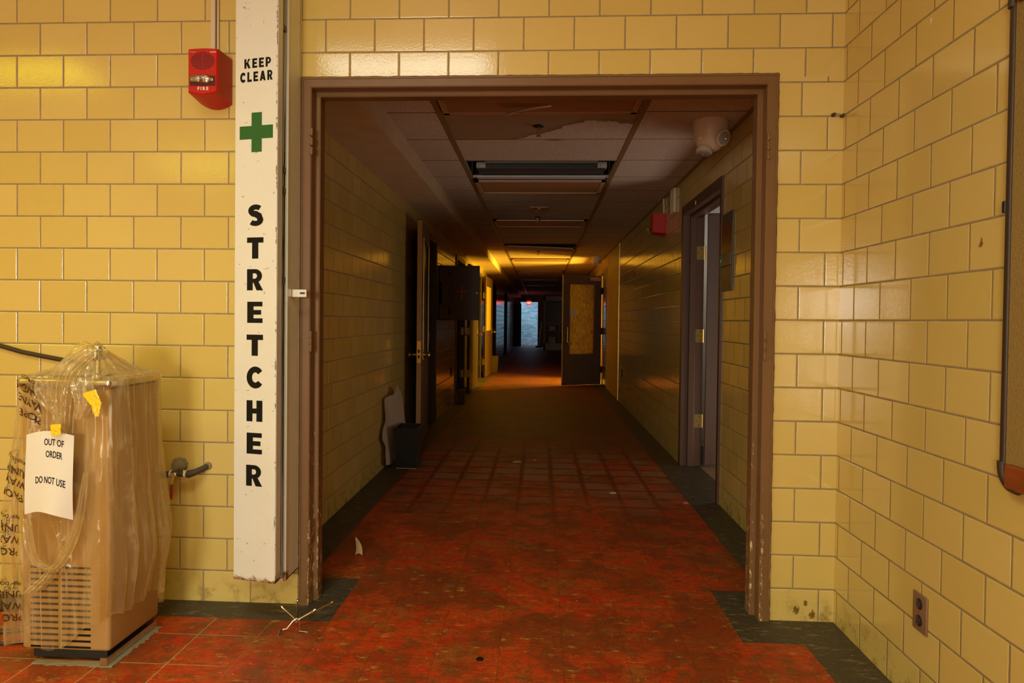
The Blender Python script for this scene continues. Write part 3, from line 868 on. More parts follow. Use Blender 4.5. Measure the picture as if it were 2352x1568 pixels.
b.poly([fn(*p) for p in ((-1.154, 1.931), (-1.108, 1.931), (-1.108, 1.881), (-1.154, 1.881))], [(0, 1, 2, 3)]); b.poly([fn(*p) for p in ((-1.068, 1.931), (-1.025, 1.931), (-1.025, 1.881), (-1.068, 1.881))], [(0, 1, 2, 3)])
b.make('green_cross', 'green', lid)
# hasp on the case side
hs = MB(); hs.box(-1.0008, -.9965, -.128, -.100, 1.285, 1.315, .001); hs.box(-1.0008, -.940, -.104, -.100, 1.285, 1.315, .001)
hs = hs.make('hasp', 'white', cabx)
MB().box(-.966, -.946, -.1048, -.1042, 1.2965, 1.3045).make('hasp_slot', 'dark', hs)
MB().lathe([(.004, 0), (.004, .002)], (-.985, -.104, 1.30), (0, -1, 0), 8).make('screw', 'steel', hs)
MB().box(-1.0010, -.9990, -.140, -.108, 1.287, 1.315, .0005).make('hinge_tab', 'grey', cabx)

# ---- fire alarm on the lobby wall
def alarm(root, cx, zt, front, W0, W1, H0, H1, D, fx):
    """local frame: a across, c up, e out of the wall; fx maps to world"""
    # front face outline has bowed top and bottom
    def outline(w, top, bot, bow):
        pts = []
        n = 8
        for k in range(n+1):
            t = -1+2*k/n; pts.append((t*w/2, top+bow*.35*(1-t*t)))
        for k in range(n+1):
            t = 1-2*k/n; pts.append((t*w/2, bot-bow*(1-t*t)))
        return pts
    back = outline(W0, 0, -H0, .022); mid = outline(W0, .0, -H0, .022); frt = outline(W1, .0, -H1, .010)
    b = MB()
    rings = []
    for o, e, da in ((back, 0, 0), (mid, .014, 0), (frt, D-.006, front), (outline(W1-.010, -.004, -H1+.004, .010), D, front)):
        rings.append([b.b.verts.new(fx(p[0]+da, p[1]+(0 if e < .02 else .0), e)) for p in o])
    for i in range(3):
        n = len(rings[i])
        for k in range(n): b.b.faces.new((rings[i][k], rings[i][(k+1) % n], rings[i+1][(k+1) % n], rings[i+1][k]))
    b.b.faces.new(rings[0]); b.b.faces.new(rings[3])
    b.make('housing', 'red', root)
fa = thing('fire_alarm', 'red FIRE horn strobe box on the yellow tile beside the white cabinet', 'fire alarm', (-1.385, -.002, 2.09))
alarm(fa, 0, 0, -.002, .128, .122, .185, .172, .125, lambda a, c, e: (-1.358+a, -e, 2.271+c-.0*e))
for k in range(13):
    t = -1+2*k/12; hw_ = .049*math.sqrt(max(0, 1-t*t*.92))
    zz = 2.222+t*.034
    if hw_ > .008:
        MB().box(-1.360-hw_, -1.362, -.1262, -.1245, zz-.0013, zz+.0013).box(-1.359, -1.360+hw_, -.1262, -.1245, zz-.0013, zz+.0013).make('grille_slot', 'dred', fa)
def lensf(cx, cy, cz):
    b = MB(); n = 20
    prof_ = [(1, 0), (.99, .010), (.92, .020), (.75, .027), (.4, .031), (.02, .032)]
    rings = []
    for r, h in prof_: rings.append([b.b.verts.new((cx+.052*r*math.cos(k*2*PI/n), cy-h, cz+.0165*r*math.sin(k*2*PI/n))) for k in range(n)])
    for i in range(len(rings)-1):
        for k in range(n): b.b.faces.new((rings[i][k], rings[i][(k+1) % n], rings[i+1][(k+1) % n], rings[i+1][k]))
    b.b.faces.new(rings[-1]); b.b.faces.new(rings[0]); return b
MB().box(-1.412, -1.308, -.127, -.124, 2.124, 2.164, .001).make('strobe_recess', 'dred', fa)
MB().lathe([(.016, 0), (.013, .006), (.004, .010)], (-1.345, -.127, 2.147), (0, -1, 0), 16).box(-1.405, -1.37, -.134, -.127, 2.138, 2.156, .002).box(-1.335, -1.315, -.132, -.127, 2.140, 2.153, .002).make('reflector', 'chrome', fa, True)
lensf(-1.361, -.126, 2.147).make('strobe_lens', 'clear', fa, True)
v, f = text2('FIRE', .018, .0007, 'CENTER', 1.45)
MB().map2(v, f, lambda x, y: (-1.358+x, -.1262, 2.1065+y)).make('lettering', 'white', fa)
MB().box(-1.411, -1.388, -.1258, -.1249, 2.2575, 2.2585).make('fine_print', 'white', fa)
MB().box(-1.330, -1.304, -.1258, -.1249, 2.256, 2.2585).make('fine_print', 'white', fa)
rw = thing('conduit_raceway', 'cream surface raceway running up from the lobby fire alarm', 'conduit', (-1.370, -.001, 2.272))
MB().box(-1.381, -1.361, -.018, -.0005, 2.29, 3.0, .003).make('channel', 'cream', rw)
MB().prism([(-.016, 0), (.016, 0), (.011, .026), (-.011, .026)], lambda x, z: (-1.371+x, -.0005, 2.273+z), lambda x, z: (-1.371+x, -.021, 2.273+z)).make('boot', 'cream', rw)
MB().tube([(-1.350, -.006, 2.275), (-1.353, -.006, 2.32), (-1.355, -.006, 3.0)], .0045, 8).make('cable', 'cream', rw)

# ---- water cooler
wc = thing('water_cooler', 'tan floor-standing water cooler with steel top and louvred front panel', 'water cooler', (-1.628, -.395, .008))
CX0, CX1, CY0, CY1 = -1.786, -1.470, -.553, -.238
MB().box(CX0, CX1, CY0, CY1, .04, .955, .014, 4).make('body', 'cooler', wc, True)
MB().box(CX0+.03, CX1-.02, CY0+.02, CY1-.005, .008, .045).make('plinth', 'dark', wc)
b = MB(); b.box(CX0-.008, CX1+.008, CY0-.012, CY1+.008, .953, .984, .012, 4); b.make('steel_top', 'steel', wc, True)
b = MB(); b.lathe([(.085, 0), (.10, .004), (.105, .006)], (-1.66, -.40, .984), n=28); b.make('basin_rim', 'steel', wc, True)
b = MB(); b.lathe([(.020, 0), (.020, .010), (.013, .014), (.013, .075), (.017, .08), (.019, .095), (.015, .11), (.004, .114)], (-1.556, -.485, .984), n=18); b.make('bubbler', 'chrome', wc, True)
b = MB(); b.box(-1.574, -1.538, -.520, -.45, 1.045, 1.085, .008, 3); b.make('bubbler_guard', 'chrome', wc, True)
for k in range(13+1):
    zz = .330-.0212*k
    for xa, xb in ((-1.752, -1.653), (-1.640, -1.537)):
        MB().box(xa, xb, CY0-.0012, CY0+.0004, zz-.0035, zz+.0035).make('louvre_slot', 'ink', wc)
MB().box(CX1-.014, CX1+.002, CY0-.003, CY0+.012, .952, .985, .003).make('corner_cap', 'chrome', wc)
# pad left on the floor under it
b = MB()
pts = []
for k in range(25): pts.append((CX0+.05+(CX1+.025-CX0-.05)*k/24, -.572-.016*abs(noise.noise(Vector((k*.7, 1, 2))))-.004*(k > 16)))
for k in range(25): pts.append((CX1+.022+.016*abs(noise.noise(Vector((k*.6, 5, 2)))), -.566+(.566-.262)*k/24))
pts += [(CX1-.01, -.262), (CX1-.01, -.545), (CX0+.05, -.545)]
b.prism(pts, lambda x, y: (x, y, .0005), lambda x, y: (x, y, .004+.003*noise.noise(Vector((x*60, y*60, 0)))))
pad = tag(b.make('mortar_bed', 'mortar'), 'crumbling pale mortar bed edging the water cooler on the floor', 'mortar')
b = MB(); b.box(CX1+.000, CX1+.004, -.57, -.262, .006, .030); b.box(CX1-.02, CX1+.004, -.574, -.570, .006, .030)
tag(b.make('metal_angle', 'steel'), 'thin metal angle standing along the foot of the water cooler', 'trim strip')

# plastic film draped over the cooler
fx_, fy_ = -1.628, -.395
def sqr(th, a, b_, p=5.0):
    c, s = math.cos(th), math.sin(th)
    k = (abs(c/a)**p+abs(s/b_)**p)**(-1/p)
    return c*k, s*k
AP = Vector((-1.563, -.480, 1.112))
def film_pt(th, t):
    """th 0=+X, -pi/2 = towards camera; t 0 apex .. .25 rim .. 1 hem"""
    front_ = max(0, -math.sin(th)); right = max(0, math.cos(th)); left = max(0, -math.cos(th))
    if t < .25:
        s = t/.25
        x, y = sqr(th, .176, .178, 6)
        rim = Vector((fx_+x, fy_+y, .990))
        p = AP.lerp(rim, s)
        sag = 1-(1-s)**1.0
        p.z = rim.z+(AP.z-rim.z)*max(0, 1-s)**1.9
        fo = .006*math.sin(th*17+1.3)*s*(1-s)*4 + .004*math.sin(th*31)*s*(1-s)*4
        # second small peak on the left of the tent
        q = (Vector((p.x, p.y))-Vector((-1.640, -.455))).length
        p.z += .055*math.exp(-(q/.045)**2)*(s*(1-s)*4)**.5 + fo + .006*noise.noise(Vector((p.x*30, p.y*30, 0)))
        return p
    s = (t-.25)/.75
    hem = .075 + .11*max(0, math.cos(th+.25))**2 + .02*math.sin(th*5) - .03*left
    z = .990-(.990-hem)*s
    g = .013 + .011*s
    g += right*(.034*math.exp(-((z-.36)/.15)**2)+.010*math.exp(-((z-.62)/.22)**2))
    g += left*.045*math.exp(-((z-.45)/.35)**2)
    amp = .0035+.006*s
    fo = amp*(math.sin(th*13+2.0*s*right+.5)+.8*math.sin(th*23-3*s+1.1)+.5*math.sin(th*41+2*s))
    fo += .010*noise.noise(Vector((math.cos(th)*3.0, math.sin(th)*3.0, z*2.2)))
    fo += .005*noise.noise(Vector((math.cos(th)*9.0, math.sin(th)*9.0, z*9)))
    # swag under the paper sign
    if front_ > 0:
        zs = .34+.28*((th+PI/2-.30)/.55)**2
        fo += front_*.020*math.exp(-((z-zs)/.028)**2)*math.exp(-((th+PI/2+.15)/.7)**2)
    x, y = sqr(th, .160+g+fo, .160+g+fo, 6)
    return Vector((fx_+x, fy_+y, z))
fc = thing('plastic_cover', 'clear yellowed plastic bag draped over the water cooler', 'plastic cover', (fx_, fy_, .06))
b = MB().grid(lambda u, v: film_pt(u*2*PI-PI, v*.999+.001), 190, 110, True)
b.make('film', 'film', fc, True)
# gathered ropes of film over the front
def rope(pts, r, seed):
    b = MB(); n = 26
    P = [Vector(p) for p in pts]
    def cr(t):
        t *= len(P)-1; i = min(int(t), len(P)-2); u = t-i
        p0 = P[max(i-1, 0)]; p1 = P[i]; p2 = P[i+1]; p3 = P[min(i+2, len(P)-1)]
        return .5*((2*p1)+(p2-p0)*u+(2*p0-5*p1+4*p2-p3)*u*u+(3*p1-p0-3*p2+p3)*u**3)
    def fn(u, v):
        p = cr(v); a = (u-.5)*1.0
        w = r*(.35+1.0*math.sin(PI*min(1, .12+v*.85))**.8)
        return p+Vector((a*2*w, -.010*math.cos(a*PI)+.006*math.sin(u*19+seed)*(.4+.6*math.sin(PI*v))+.004*noise.noise(Vector((u*8, v*14, seed))), .004*noise.noise(Vector((u*9, v*11, seed+5)))))
    b.grid(fn, 18, 40)
    b.make('gathered_fold', 'bunch', fc, True)
rope([(-1.550, -0.520, 1.087), (-1.610, -0.565, 1.032), (-1.625, -0.588, 0.942), (-1.622, -0.588, 0.812)], .028, 1)
rope([(-1.540, -0.530, 1.072), (-1.590, -0.575, 1.002), (-1.600, -0.590, 0.912), (-1.602, -0.590, 0.802)], .020, 4)
rope([(-1.550, -0.530, 1.042), (-1.550, -0.582, 0.972), (-1.535, -0.592, 0.912), (-1.550, -0.594, 0.852)], .030, 9)
rope([(-1.690, -0.575, 0.992), (-1.680, -0.588, 0.942), (-1.650, -0.592, 0.892), (-1.610, -0.592, 0.862)], .026, 13)
rope([(-1.730, -0.600, 0.512), (-1.695, -0.612, 0.382), (-1.615, -0.616, 0.357), (-1.550, -0.606, 0.482), (-1.525, -0.594, 0.672)], .016, 17)
rope([(-1.725, -0.600, 0.257), (-1.695, -0.612, 0.274), (-1.650, -0.612, 0.317), (-1.625, -0.610, 0.357)], .020, 21)
# print on the film, upside down
_loops = {}
def film_loop(z):
    k = round(z, 3)
    if k not in _loops:
        t = .25+.75*max(0, min(1, (.990-z)/(.990-.065)))
        _loops[k] = [film_pt(-PI*.30-i*(PI*1.05)/220, t) for i in range(221)]
    return _loops[k]
def film_walk(xr, s, z, lift=.004):
    """start on the front of the film at world x = xr, walk s metres to the left along it"""
    P = film_loop(z); i = 0
    while i < 150 and P[i].x > xr: i += 1
    acc = 0
    while i < 219:
        d = (Vector((P[i+1].x-P[i].x, P[i+1].y-P[i].y))).length
        if acc+d >= s: break
        acc += d; i += 1
    a, c = P[i], P[i+1]; d = Vector((c.x-a.x, c.y-a.y)); u = (s-acc)/max(d.length, 1e-6)
    q = Vector((a.x, a.y))+d*u; n = Vector((d.y, -d.x)).normalized()
    o = Vector((q.x-fx_, q.y-fy_))
    if n.dot(o) < 0: n = -n
    return Vector((q.x+n.x*lift, q.y+n.y*lift, z))
def put_text(body, xr, zt, size, tilt, bold=.0004):
    v, f = text2(body, size, bold, res=2)
    ft = MB(); ft.map2(v, f, lambda x, y: film_walk(xr, x, zt-y+x*tilt)); ft.make('print', 'filmink', fc)
for (xr, zt, s, til) in ((-1.694, .836, .035, .34), (-1.745, .575, .036, .34), (-1.760, .392, .036, .12), (-1.757, .166, .036, .06)):
    put_text('PROPE', xr, zt+.012, s, til)
    put_text('WAYNE', xr+.004, zt+.052, s, til+.03)
    put_text('UNIVERS', xr+.002, zt+.092, s, til+.03)
    put_text('KEEP  DO NOT', xr+.004, zt+.124, .016, til+.03, bold=.0003)

# paper notice taped on the cover
nt = thing('paper_notice', 'white OUT OF ORDER DO NOT USE paper taped to the plastic cover', 'notice', (-1.695, -.62, .48))
def sheet(u, v):
    x = -1.7235+u*.166+.003*(1-v); z = .798-v*.268
    bow = math.sin(PI*min(1, max(0, u)))
    z += .016*bow*(1-v) - .012*u*v + .022*math.sin(PI*u*1.05)*v*.9
    y = -.614-.020*math.sin(PI*u)*(.5+.5*v) - .006*math.sin(u*7+v*3)*v - .004*v
    return Vector((x, y, z))
MB().grid(sheet, 28, 28).solid(.0006).make('paper', 'paper', nt, True)
b = MB()
def notice_text(body, u0, u1, v0, hh):
    vtx, f = text2(body, 1.0, .012)
    x0 = min(p[0] for p in vtx); x1 = max(p[0] for p in vtx)
    def fn(x, y):
        u = u0+(x-x0)/(x1-x0)*(u1-u0); q = sheet(u, v0-y*hh/.72*1.0)
        return q+Vector((0, -.0012, 0))
    b.map2(vtx, f, fn)
for args in (('OUT OF', .43, .82, .172, .082), ('ORDER', .47, .80, .32, .082), ('DO NOT USE', .26, .88, .64, .085)):
    b = MB(); notice_text(*args); b.make('lettering', 'ink', nt)
def tape(nm, lab, pts, cat='tape', n=10, seed=0):
    P = [Vector(p) for p in pts]
    def fn(u, v):
        p = P[0].lerp(P[1], u).lerp(P[3].lerp(P[2], u), v)
        k = noise.noise(Vector((u*3+seed, v*3, seed)))
        return p+Vector((.002*k, -.004*abs(k)-.002*noise.noise(Vector((u*9, v*9, seed+3))), .003*noise.noise(Vector((u*5, v*5, seed+9)))))
    return tag(MB().grid(fn, n, n).solid(.0008).make(nm, 'tape', None, True), lab, cat)
tape('tape_strip', 'short yellow tape strip holding the top of the paper notice', [(-1.618, -0.640, 0.838), (-1.582, -0.640, 0.841), (-1.580, -0.642, 0.806), (-1.614, -0.642, 0.803)], seed=2)
tape('tape_strip', 'crumpled yellow tape stuck on the cooler cover right of the notice', [(-1.532, -0.605, 0.939), (-1.487, -0.603, 0.954), (-1.464, -0.605, 0.904), (-1.504, -0.608, 0.902)], seed=7)
tape('tape_strip', 'small torn yellow tape scrap hanging under the crumpled tape', [(-1.500, -0.609, 0.906), (-1.464, -0.607, 0.912), (-1.472, -0.609, 0.864), (-1.484, -0.611, 0.862)], seed=11)

# ---- pipe and valve
pv = thing('water_pipe', 'short dark wrapped pipe and valve with red lever beside the cooler', 'pipe', (-1.46, -.04, .45))
pts = [(-1.62, -.058, .535), (-1.545, -.056, .545), (-1.50, -.056, .552), (-1.47, -.054, .548), (-1.45, -.052, .548), (-1.425, -.044, .556), (-1.405, -.026, .566), (-1.393, -.002, .573)]
rs = [.014, .0135, .013, .012, .016, .013, .012, .012]
MB().tube(pts, rs, 12).make('pipe', 'pipe', pv, True)
MB().lathe([(.026, 0), (.028, .006), (.027, .016), (.022, .024), (.015, .03), (.014, .05)], (-1.512, -.0005, .572), (0, -1, 0), 20).make('escutcheon', 'mortar', pv, True)
b = MB(); pts = []
for k in range(26):
    a = k*2*PI/26; r = .036+.012*noise.noise(Vector((math.cos(a)*2.3, math.sin(a)*2.3, 4.1)))
    pts.append((-1.512+r*math.cos(a), .576+r*math.sin(a)*.85))
b.prism(pts, lambda x, z: (x, -.0004, z), lambda x, z: (-1.512+(x+1.512)*.8, -.006-.003*noise.noise(Vector((x*90, z*90, 0))), .576+(z-.576)*.8))
b.make('broken_plaster', 'mortar', pv)
MB().lathe([(.0155, -.004), (.0165, 0), (.0155, .004)], (-1.522, -.056, .548), (1, 0, 0), 14).make('fitting_ring', 'white', pv, True)
MB().lathe([(.0145, -.005), (.0155, 0), (.0145, .005)], (-1.462, -.053, .548), (1, 0, 0), 14).box(-1.467, -1.460, -.066, -.058, .556, .566, .001).make('wire_tie', 'white', pv, True)
lv = MB(); lv.lathe([(.011, 0), (.011, .014), (.005, .018)], (-1.500, -.066, .549), (0, -1, 0), 12); lv.tube([(-1.500, -.082, .552), (-1.499, -.084, .535), (-1.503, -.088, .520), (-1.503, -.088, .50)], [.008, .008, .007, .007], 8, True, .4)
lv = lv.make('valve_lever', 'steel', pv, True)
MB().tube([(-1.503, -.088, .513), (-1.503, -.089, .500), (-1.503, -.089, .465), (-1.503, -.088, .452)], [.008, .0085, .0085, .006], 12, True, .6).make('lever_grip', 'handle', lv, True)
MB().lathe([(.017, 0), (.016, .006), (.012, .010)], (-1.392, -.0005, .574), (0, -1, 0), 12).make('wall_ring', 'mortar', pv)

# ---- cords
b = MB(); b.tube([(-2.75, -.015, 1.16), (-2.45, -.012, 1.105), (-2.29, -.012, 1.067), (-2.2, -.012, 1.043), (-2.1, -.012, 1.025), (-2.02, -.013, 1.012), (-1.93, -.03, 1.0), (-1.84, -.08, .96), (-1.80, -.16, .90)], .0095, 10)
tag(b.make('drain_hose', 'rubber', None, True), 'thin dark hose sagging along the tile wall towards the water cooler', 'hose')
def cord(pts, lab):
    P = [Vector(p) for p in pts]; out = []
    for i in range(len(P)-1):
        p0 = P[max(i-1, 0)]; p1 = P[i]; p2 = P[i+1]; p3 = P[min(i+2, len(P)-1)]
        for k in range(6):
            u = k/6; out.append(.5*((2*p1)+(p2-p0)*u+(2*p0-5*p1+4*p2-p3)*u*u+(3*p1-p0-3*p2+p3)*u**3))
    out.append(P[-1])
    tag(MB().tube(out, .0065, 8).make('power_cord', 'dark', None, True), lab, 'cord')
cord([(-2.6, -.12, .0066), (-2.3, -.17, .0066), (-2.05, -.16, .0066), (-1.80, -.19, .0066), (-1.70, -.22, .0066)], 'black cord on the floor behind the cooler, nearest the wall')
cord([(-2.6, -.42, .0066), (-2.2, -.40, .0066), (-1.95, -.34, .0066), (-1.80, -.27, .0066)], 'black cord curving across the floor left of the cooler, in the middle')
cord([(-2.6, -.52, .0066), (-2.25, -.50, .0066), (-2.0, -.46, .0066), (-1.84, -.42, .0066), (-1.76, -.36, .0066)], 'black cord on the red floor left of the cooler, nearest the camera')

# ---- spidery metal bracket on the floor
sp = thing('metal_bracket', 'small shiny four-armed metal bracket lying on the red floor', 'bracket', (-.93, -.245, .002))
hub = Vector((-.928, -.225, .030))
MB().lathe([(.006, -.009), (.008, 0), (.006, .009)], hub, (0, -1, 0), 12).make('hub', 'chrome', sp, True)
for tip in ((-.990, -.215, .075), (-.966, -.11, .060), (-.868, -.195, .060), (-.822, -.12, .062)):
    p = Vector(tip)
    arm = MB().tube([hub, hub.lerp(p, .12), hub.lerp(p, .2), p], [.007, .006, .0040, .0036], 8).make('arm', 'chrome', sp, True)
    MB().lathe([(.0050, -.005), (.0062, 0), (.0050, .005)], p, p-hub, 10).make('arm_tip', 'chrome', arm, True)
MB().tube([(-.975, -.268, .010), (-.955, -.262, .012), (-.938, -.238, .034), (-.925, -.232, .040), (-.915, -.235, .030), (-.905, -.262, .006), (-.872, -.262, .003)], .0022, 6).make('wire_foot', 'steel', sp, True)
b = MB()
for k in range(5): b.lathe([(.0065-.001*k, 0), (.0065-.001*k, .004)], (-.972, -.275-.006*k, .013-.002*k), (0, -1, -.3), 8)
b.make('screw', 'steel', sp)

# ---- outlet on right wall
ol = thing('wall_outlet', 'brown duplex outlet plate low on the right tile wall', 'outlet', (R_-.004, -.642, .25))
MB().box(R_-.007, R_-.0005, -.681, -.602, .249, .366, .003, 3).make('cover_plate', 'plate', ol, True)
for zz in (.335, .283):
    rb = MB().lathe([(.0175, 0), (.0175, .002), (.016, .003)], (R_-.0065, -.6415, zz), (-1, 0, 0), 20).make('receptacle', 'dark', ol, True)
    MB().box(R_-.0102, R_-.0094, -.6485, -.6465, zz-.001, zz+.008).box(R_-.0102, R_-.0094, -.6365, -.6345, zz-.001, zz+.008).lathe([(.003, 0), (.003, .0006)], (R_-.0096, -.6415, zz-.008), (-1, 0, 0), 10).make('contact_slot', 'steel', rb)
MB().lathe([(.003, 0), (.003, .0012)], (R_-.0068, -.6415, .309), (-1, 0, 0), 10).make('screw', 'brass', ol)

# ---- bulletin board on right wall
bb = thing('bulletin_board', 'tan felt notice board with wooden rails on the right wall edge', 'notice board', (R_-.01, -1.6, .79))
BY0, BY1, BZ0, BZ1 = -2.25, -1.028, .795, 2.06
MB().box(R_-.020, R_-.001, BY0+.02, BY1-.014, BZ0+.05, BZ1-.045).make('felt_panel', 'felt', bb)
MB().box(R_-.026, R_-.001, BY1-.018, BY1, BZ0+.055, BZ1-.05, .004, 2).make('edge_strip', 'rubber', bb)
MB().box(R_-.026, R_-.001, BY0, BY0+.018, BZ0+.055, BZ1-.05, .004, 2).make('edge_strip', 'rubber', bb)
for (za, zb, nm) in ((BZ0, BZ0+.062, 'bottom_rail'), (BZ1-.062, BZ1, 'top_rail')):
    MB().box(R_-.034, R_-.001, BY0+.03, BY1-.030, za, zb, .008, 3).make(nm, 'wood', bb, True)
for top in (0, 1):
    for (yc, dr) in ((BY1-.045, 1), (BY0+.045, -1)):
        zc_ = BZ1-.055 if top else BZ0+.055
        pts = []
        for k in range(9):
            a = (k/8)*PI/2
            pts.append((R_-.018, yc+dr*.040*math.cos(a), zc_+(1 if top else -1)*.050*math.sin(a)))
        MB().tube([(R_-.018, yc+dr*.040, zc_-(.008 if top else -.008))]+pts+[(R_-.018, yc-dr*.02, zc_+(.052 if top else -.052))], .0135, 10).make('corner_cap', 'rubber', bb, True)
MB().box(R_-.030, R_-.001, BY1-.006, BY1+.006, 1.485, 1.515, .002).make('clip', 'dark', bb)

# ---- pair of wall anchors with wire in the corner
wa = thing('wall_anchor', 'two rusty screw anchors linked by wire in the wall corner', 'anchor', (1.165, -.004, 2.02))
for xx in (1.150, 1.184):
    MB().lathe([(.007, 0), (.008, .004), (.004, .008), (.004, .018), (.006, .020)], (xx, -.0005, 2.030-(xx-1.15)*.1), (0, -1, 0), 10).make('screw', 'pipe', wa, True)
MB().tube([(1.150, -.014, 2.030), (1.162, -.018, 2.032), (1.174, -.016, 2.028), (1.184, -.014, 2.027)], .0018, 6).make('wire', 'steel', wa)

# ================================================================== CORRIDOR THINGS
# ---- paper scrap
def scrapf(u, v):
    w_ = .038*(1-v)**.6*(.55+.45*v)+.012*(1-v)
    return Vector((-.905+(u-.5)*2*w_*.55-.024*v+.010*math.sin(v*3), .612+.02*v, .002+.088*v+.010*math.sin(u*PI)*(1-v)))
tag(MB().grid(scrapf, 8, 12).solid(.0008).make('paper_scrap', 'scrap', None, True), 'curled tan paper scrap standing on the red floor by the left jamb', 'paper scrap')

# ---- black bin and torn sheet
bn = thing('waste_bin', 'black square tapered waste bin beside the left corridor wall', 'waste bin', (-1.06, 2.80, .001))
b = MB()
def taper(b, x0, x1, y0, y1, z0, z1, t, wall):
    o0 = [(x0+t, y0+t), (x1-t, y0+t), (x1-t, y1-t), (x0+t, y1-t)]; o1 = [(x0, y0), (x1, y0), (x1, y1), (x0, y1)]
    A = [b.b.verts.new((x, y, z0)) for x, y in o0]; B = [b.b.verts.new((x, y, z1)) for x, y in o1]
    o2 = [(x0+wall, y0+wall), (x1-wall, y0+wall), (x1-wall, y1-wall), (x0+wall, y1-wall)]; o3 = [(x0+t+wall, y0+t+wall), (x1-t-wall, y0+t+wall), (x1-t-wall, y1-t-wall), (x0+t+wall, y1-t-wall)]
    D = [b.b.verts.new((x, y, z1)) for x, y in o2]; E_ = [b.b.verts.new((x, y, z0+wall)) for x, y in o3]
    b.b.faces.new(A[::-1]); b.b.faces.new(E_)
    for k in range(4):
        j = (k+1) % 4
        b.b.faces.new((A[k], A[j], B[j], B[k])); b.b.faces.new((B[k], B[j], D[j], D[k])); b.b.faces.new((D[k], D[j], E_[j], E_[k]))
taper(b, -1.158, -.972, 2.68, 2.95, .004, .325, .012, .004)
b.make('bucket', 'bin', bn)
b = MB(); b.box(-1.163, -.967, 2.675, 2.683, .312, .328, .002); b.box(-1.163, -.967, 2.947, 2.955, .312, .328, .002); b.box(-1.163, -1.155, 2.675, 2.955, .312, .328, .002); b.box(-.975, -.967, 2.675, 2.955, .312, .328, .002)
b.make('rim', 'bin', bn)
MB().box(-1.146, -.984, 2.684, 2.700, .0005, .006).make('base_edge', 'scrap', bn)
MB().tube([(-1.10, 2.75, .02), (-1.095, 2.71, .345)], .007, 8).make('stick', 'rubber', bn)
SO = Vector((-1.240, 2.56, 0)); SU = Vector((.054, .46, 0)).normalized(); SN = Vector((SU.y, -SU.x, 0))
rs_ = [(0.335, 0.653), (0.393, 0.626), (0.482, 0.588), (0.527, 0.444), (0.592, 0.288), (0.558, 0.195), (0.466, 0.061), (0.341, 0.006), (0.272, 0.061), (0.208, 0.016), (0.05, 0.041), (0.036, 0.189), (-0.046, 0.265), (-0.037, 0.311), (0.012, 0.352), (0.062, 0.389), (0.049, 0.485), (0.047, 0.571), (0.151, 0.581), (0.259, 0.588), (0.291, 0.624)]
def sheetpt(x, z):
    k = .010*math.sin(x*13+z*7)+.020*abs(noise.noise(Vector((x*7, z*6, 5))))-.01*z
    return SO+SU*x+SN*(k+.012)+Vector((0, 0, z))
cx_, cz_ = .17, .33
dense = []
for k in range(len(rs_)):
    (ax, az), (bx_, bz) = rs_[k], rs_[(k+1) % len(rs_)]
    for q in range(5):
        t = q/5; nx_ = noise.noise(Vector((ax*30+t*5, az*30, k)))*.004
        dense.append((ax+(bx_-ax)*t+nx_, max(.004, az+(bz-az)*t+nx_)))
b = MB(); rings = []
for f in (1, .88, .74, .58, .42, .26, .12, .03): rings.append([b.b.verts.new(sheetpt(cx_+(x-cx_)*f, cz_+(z-cz_)*f)) for x, z in dense])
for a_, c_ in zip(rings, rings[1:]):
    for k in range(len(dense)):
        m_ = (k+1) % len(dense); b.b.faces.new((a_[k], a_[m_], c_[m_], c_[k]))
b.b.faces.new(rings[-1])
b.solid(.002)
tag(b.make('torn_sheet', 'sheet', None, True), 'torn pale sheet leaning on the wall behind the black bin', 'torn sheet')

# ---- ceiling lights
def ceiling_light(y0, y1, lab, tilt=0, zoff=0):
    r = thing('ceiling_light', lab, 'ceiling light', (-.02, (y0+y1)/2, ZC-.03), 'dead ceiling lights down the corridor')
    x0, x1 = -.575, .535
    b = MB(); z0, z1 = ZC-.020-zoff, ZC-.002
    def q(x): return tilt*(x-x0)/(x1-x0)
    for (a, c, e, g) in ((x0, x1, y0+.012, y0+.042), (x0, x1, y1-.042, y1-.012), (x0, x0+.035, y0+.012, y1-.012), (x1-.035, x1, y0+.012, y1-.012)):
        b.prism([(a, 0), (c, 0), (c, .014), (a, .014)], lambda x, z, e=e: (x, e, z0+z-q(x)), lambda x, z, g=g: (x, g, z0+z-q(x)))
    b.make('frame', 'lensframe', r)
    b = MB(); b.prism([(x0+.03, .006), (x1-.03, .006), (x1-.03, .010), (x0+.03, .010)], lambda x, z: (x, y0+.035, z0+z-q(x)), lambda x, z: (x, y1-.035, z0+z-q(x)))
    b.make('diffuser', 'lens', r)
    MB().box(x0-.012, x1+.012, y0+.002, y1-.002, ZC-.0015, ZC-.0005).make('gap_shade', 'void', r)  # flat black sheet painting the shade of the gap round the panel
    return r
l1 = ceiling_light(.61, 1.212, 'nearest ceiling light, just behind the door header, with a hanging white shard')
def shard(u, v):
    x = -.205+u*.25; return Vector((x, 1.03+v*.075*(1-u*.7)-.02*u, ZC-.024-.046*(1-u)**1.4*(1-v*.9)-.004*math.sin(v*3)))
MB().grid(shard, 14, 6).solid(.002).make('broken_shard', 'white', l1, True)
l2 = ceiling_light(3.075, 3.665, 'second ceiling light with its cover off, bare grey fitting showing', 0, .012)
MB().box(-.46, .44, 2.74, 2.95, ZC+.042, ZC+.10, .004).make('reflector', 'fixture', l2)
MB().box(-.52, .50, 2.72, 2.94, ZC+.0, ZC+.042, .003).make('trough', 'fixdark', l2)
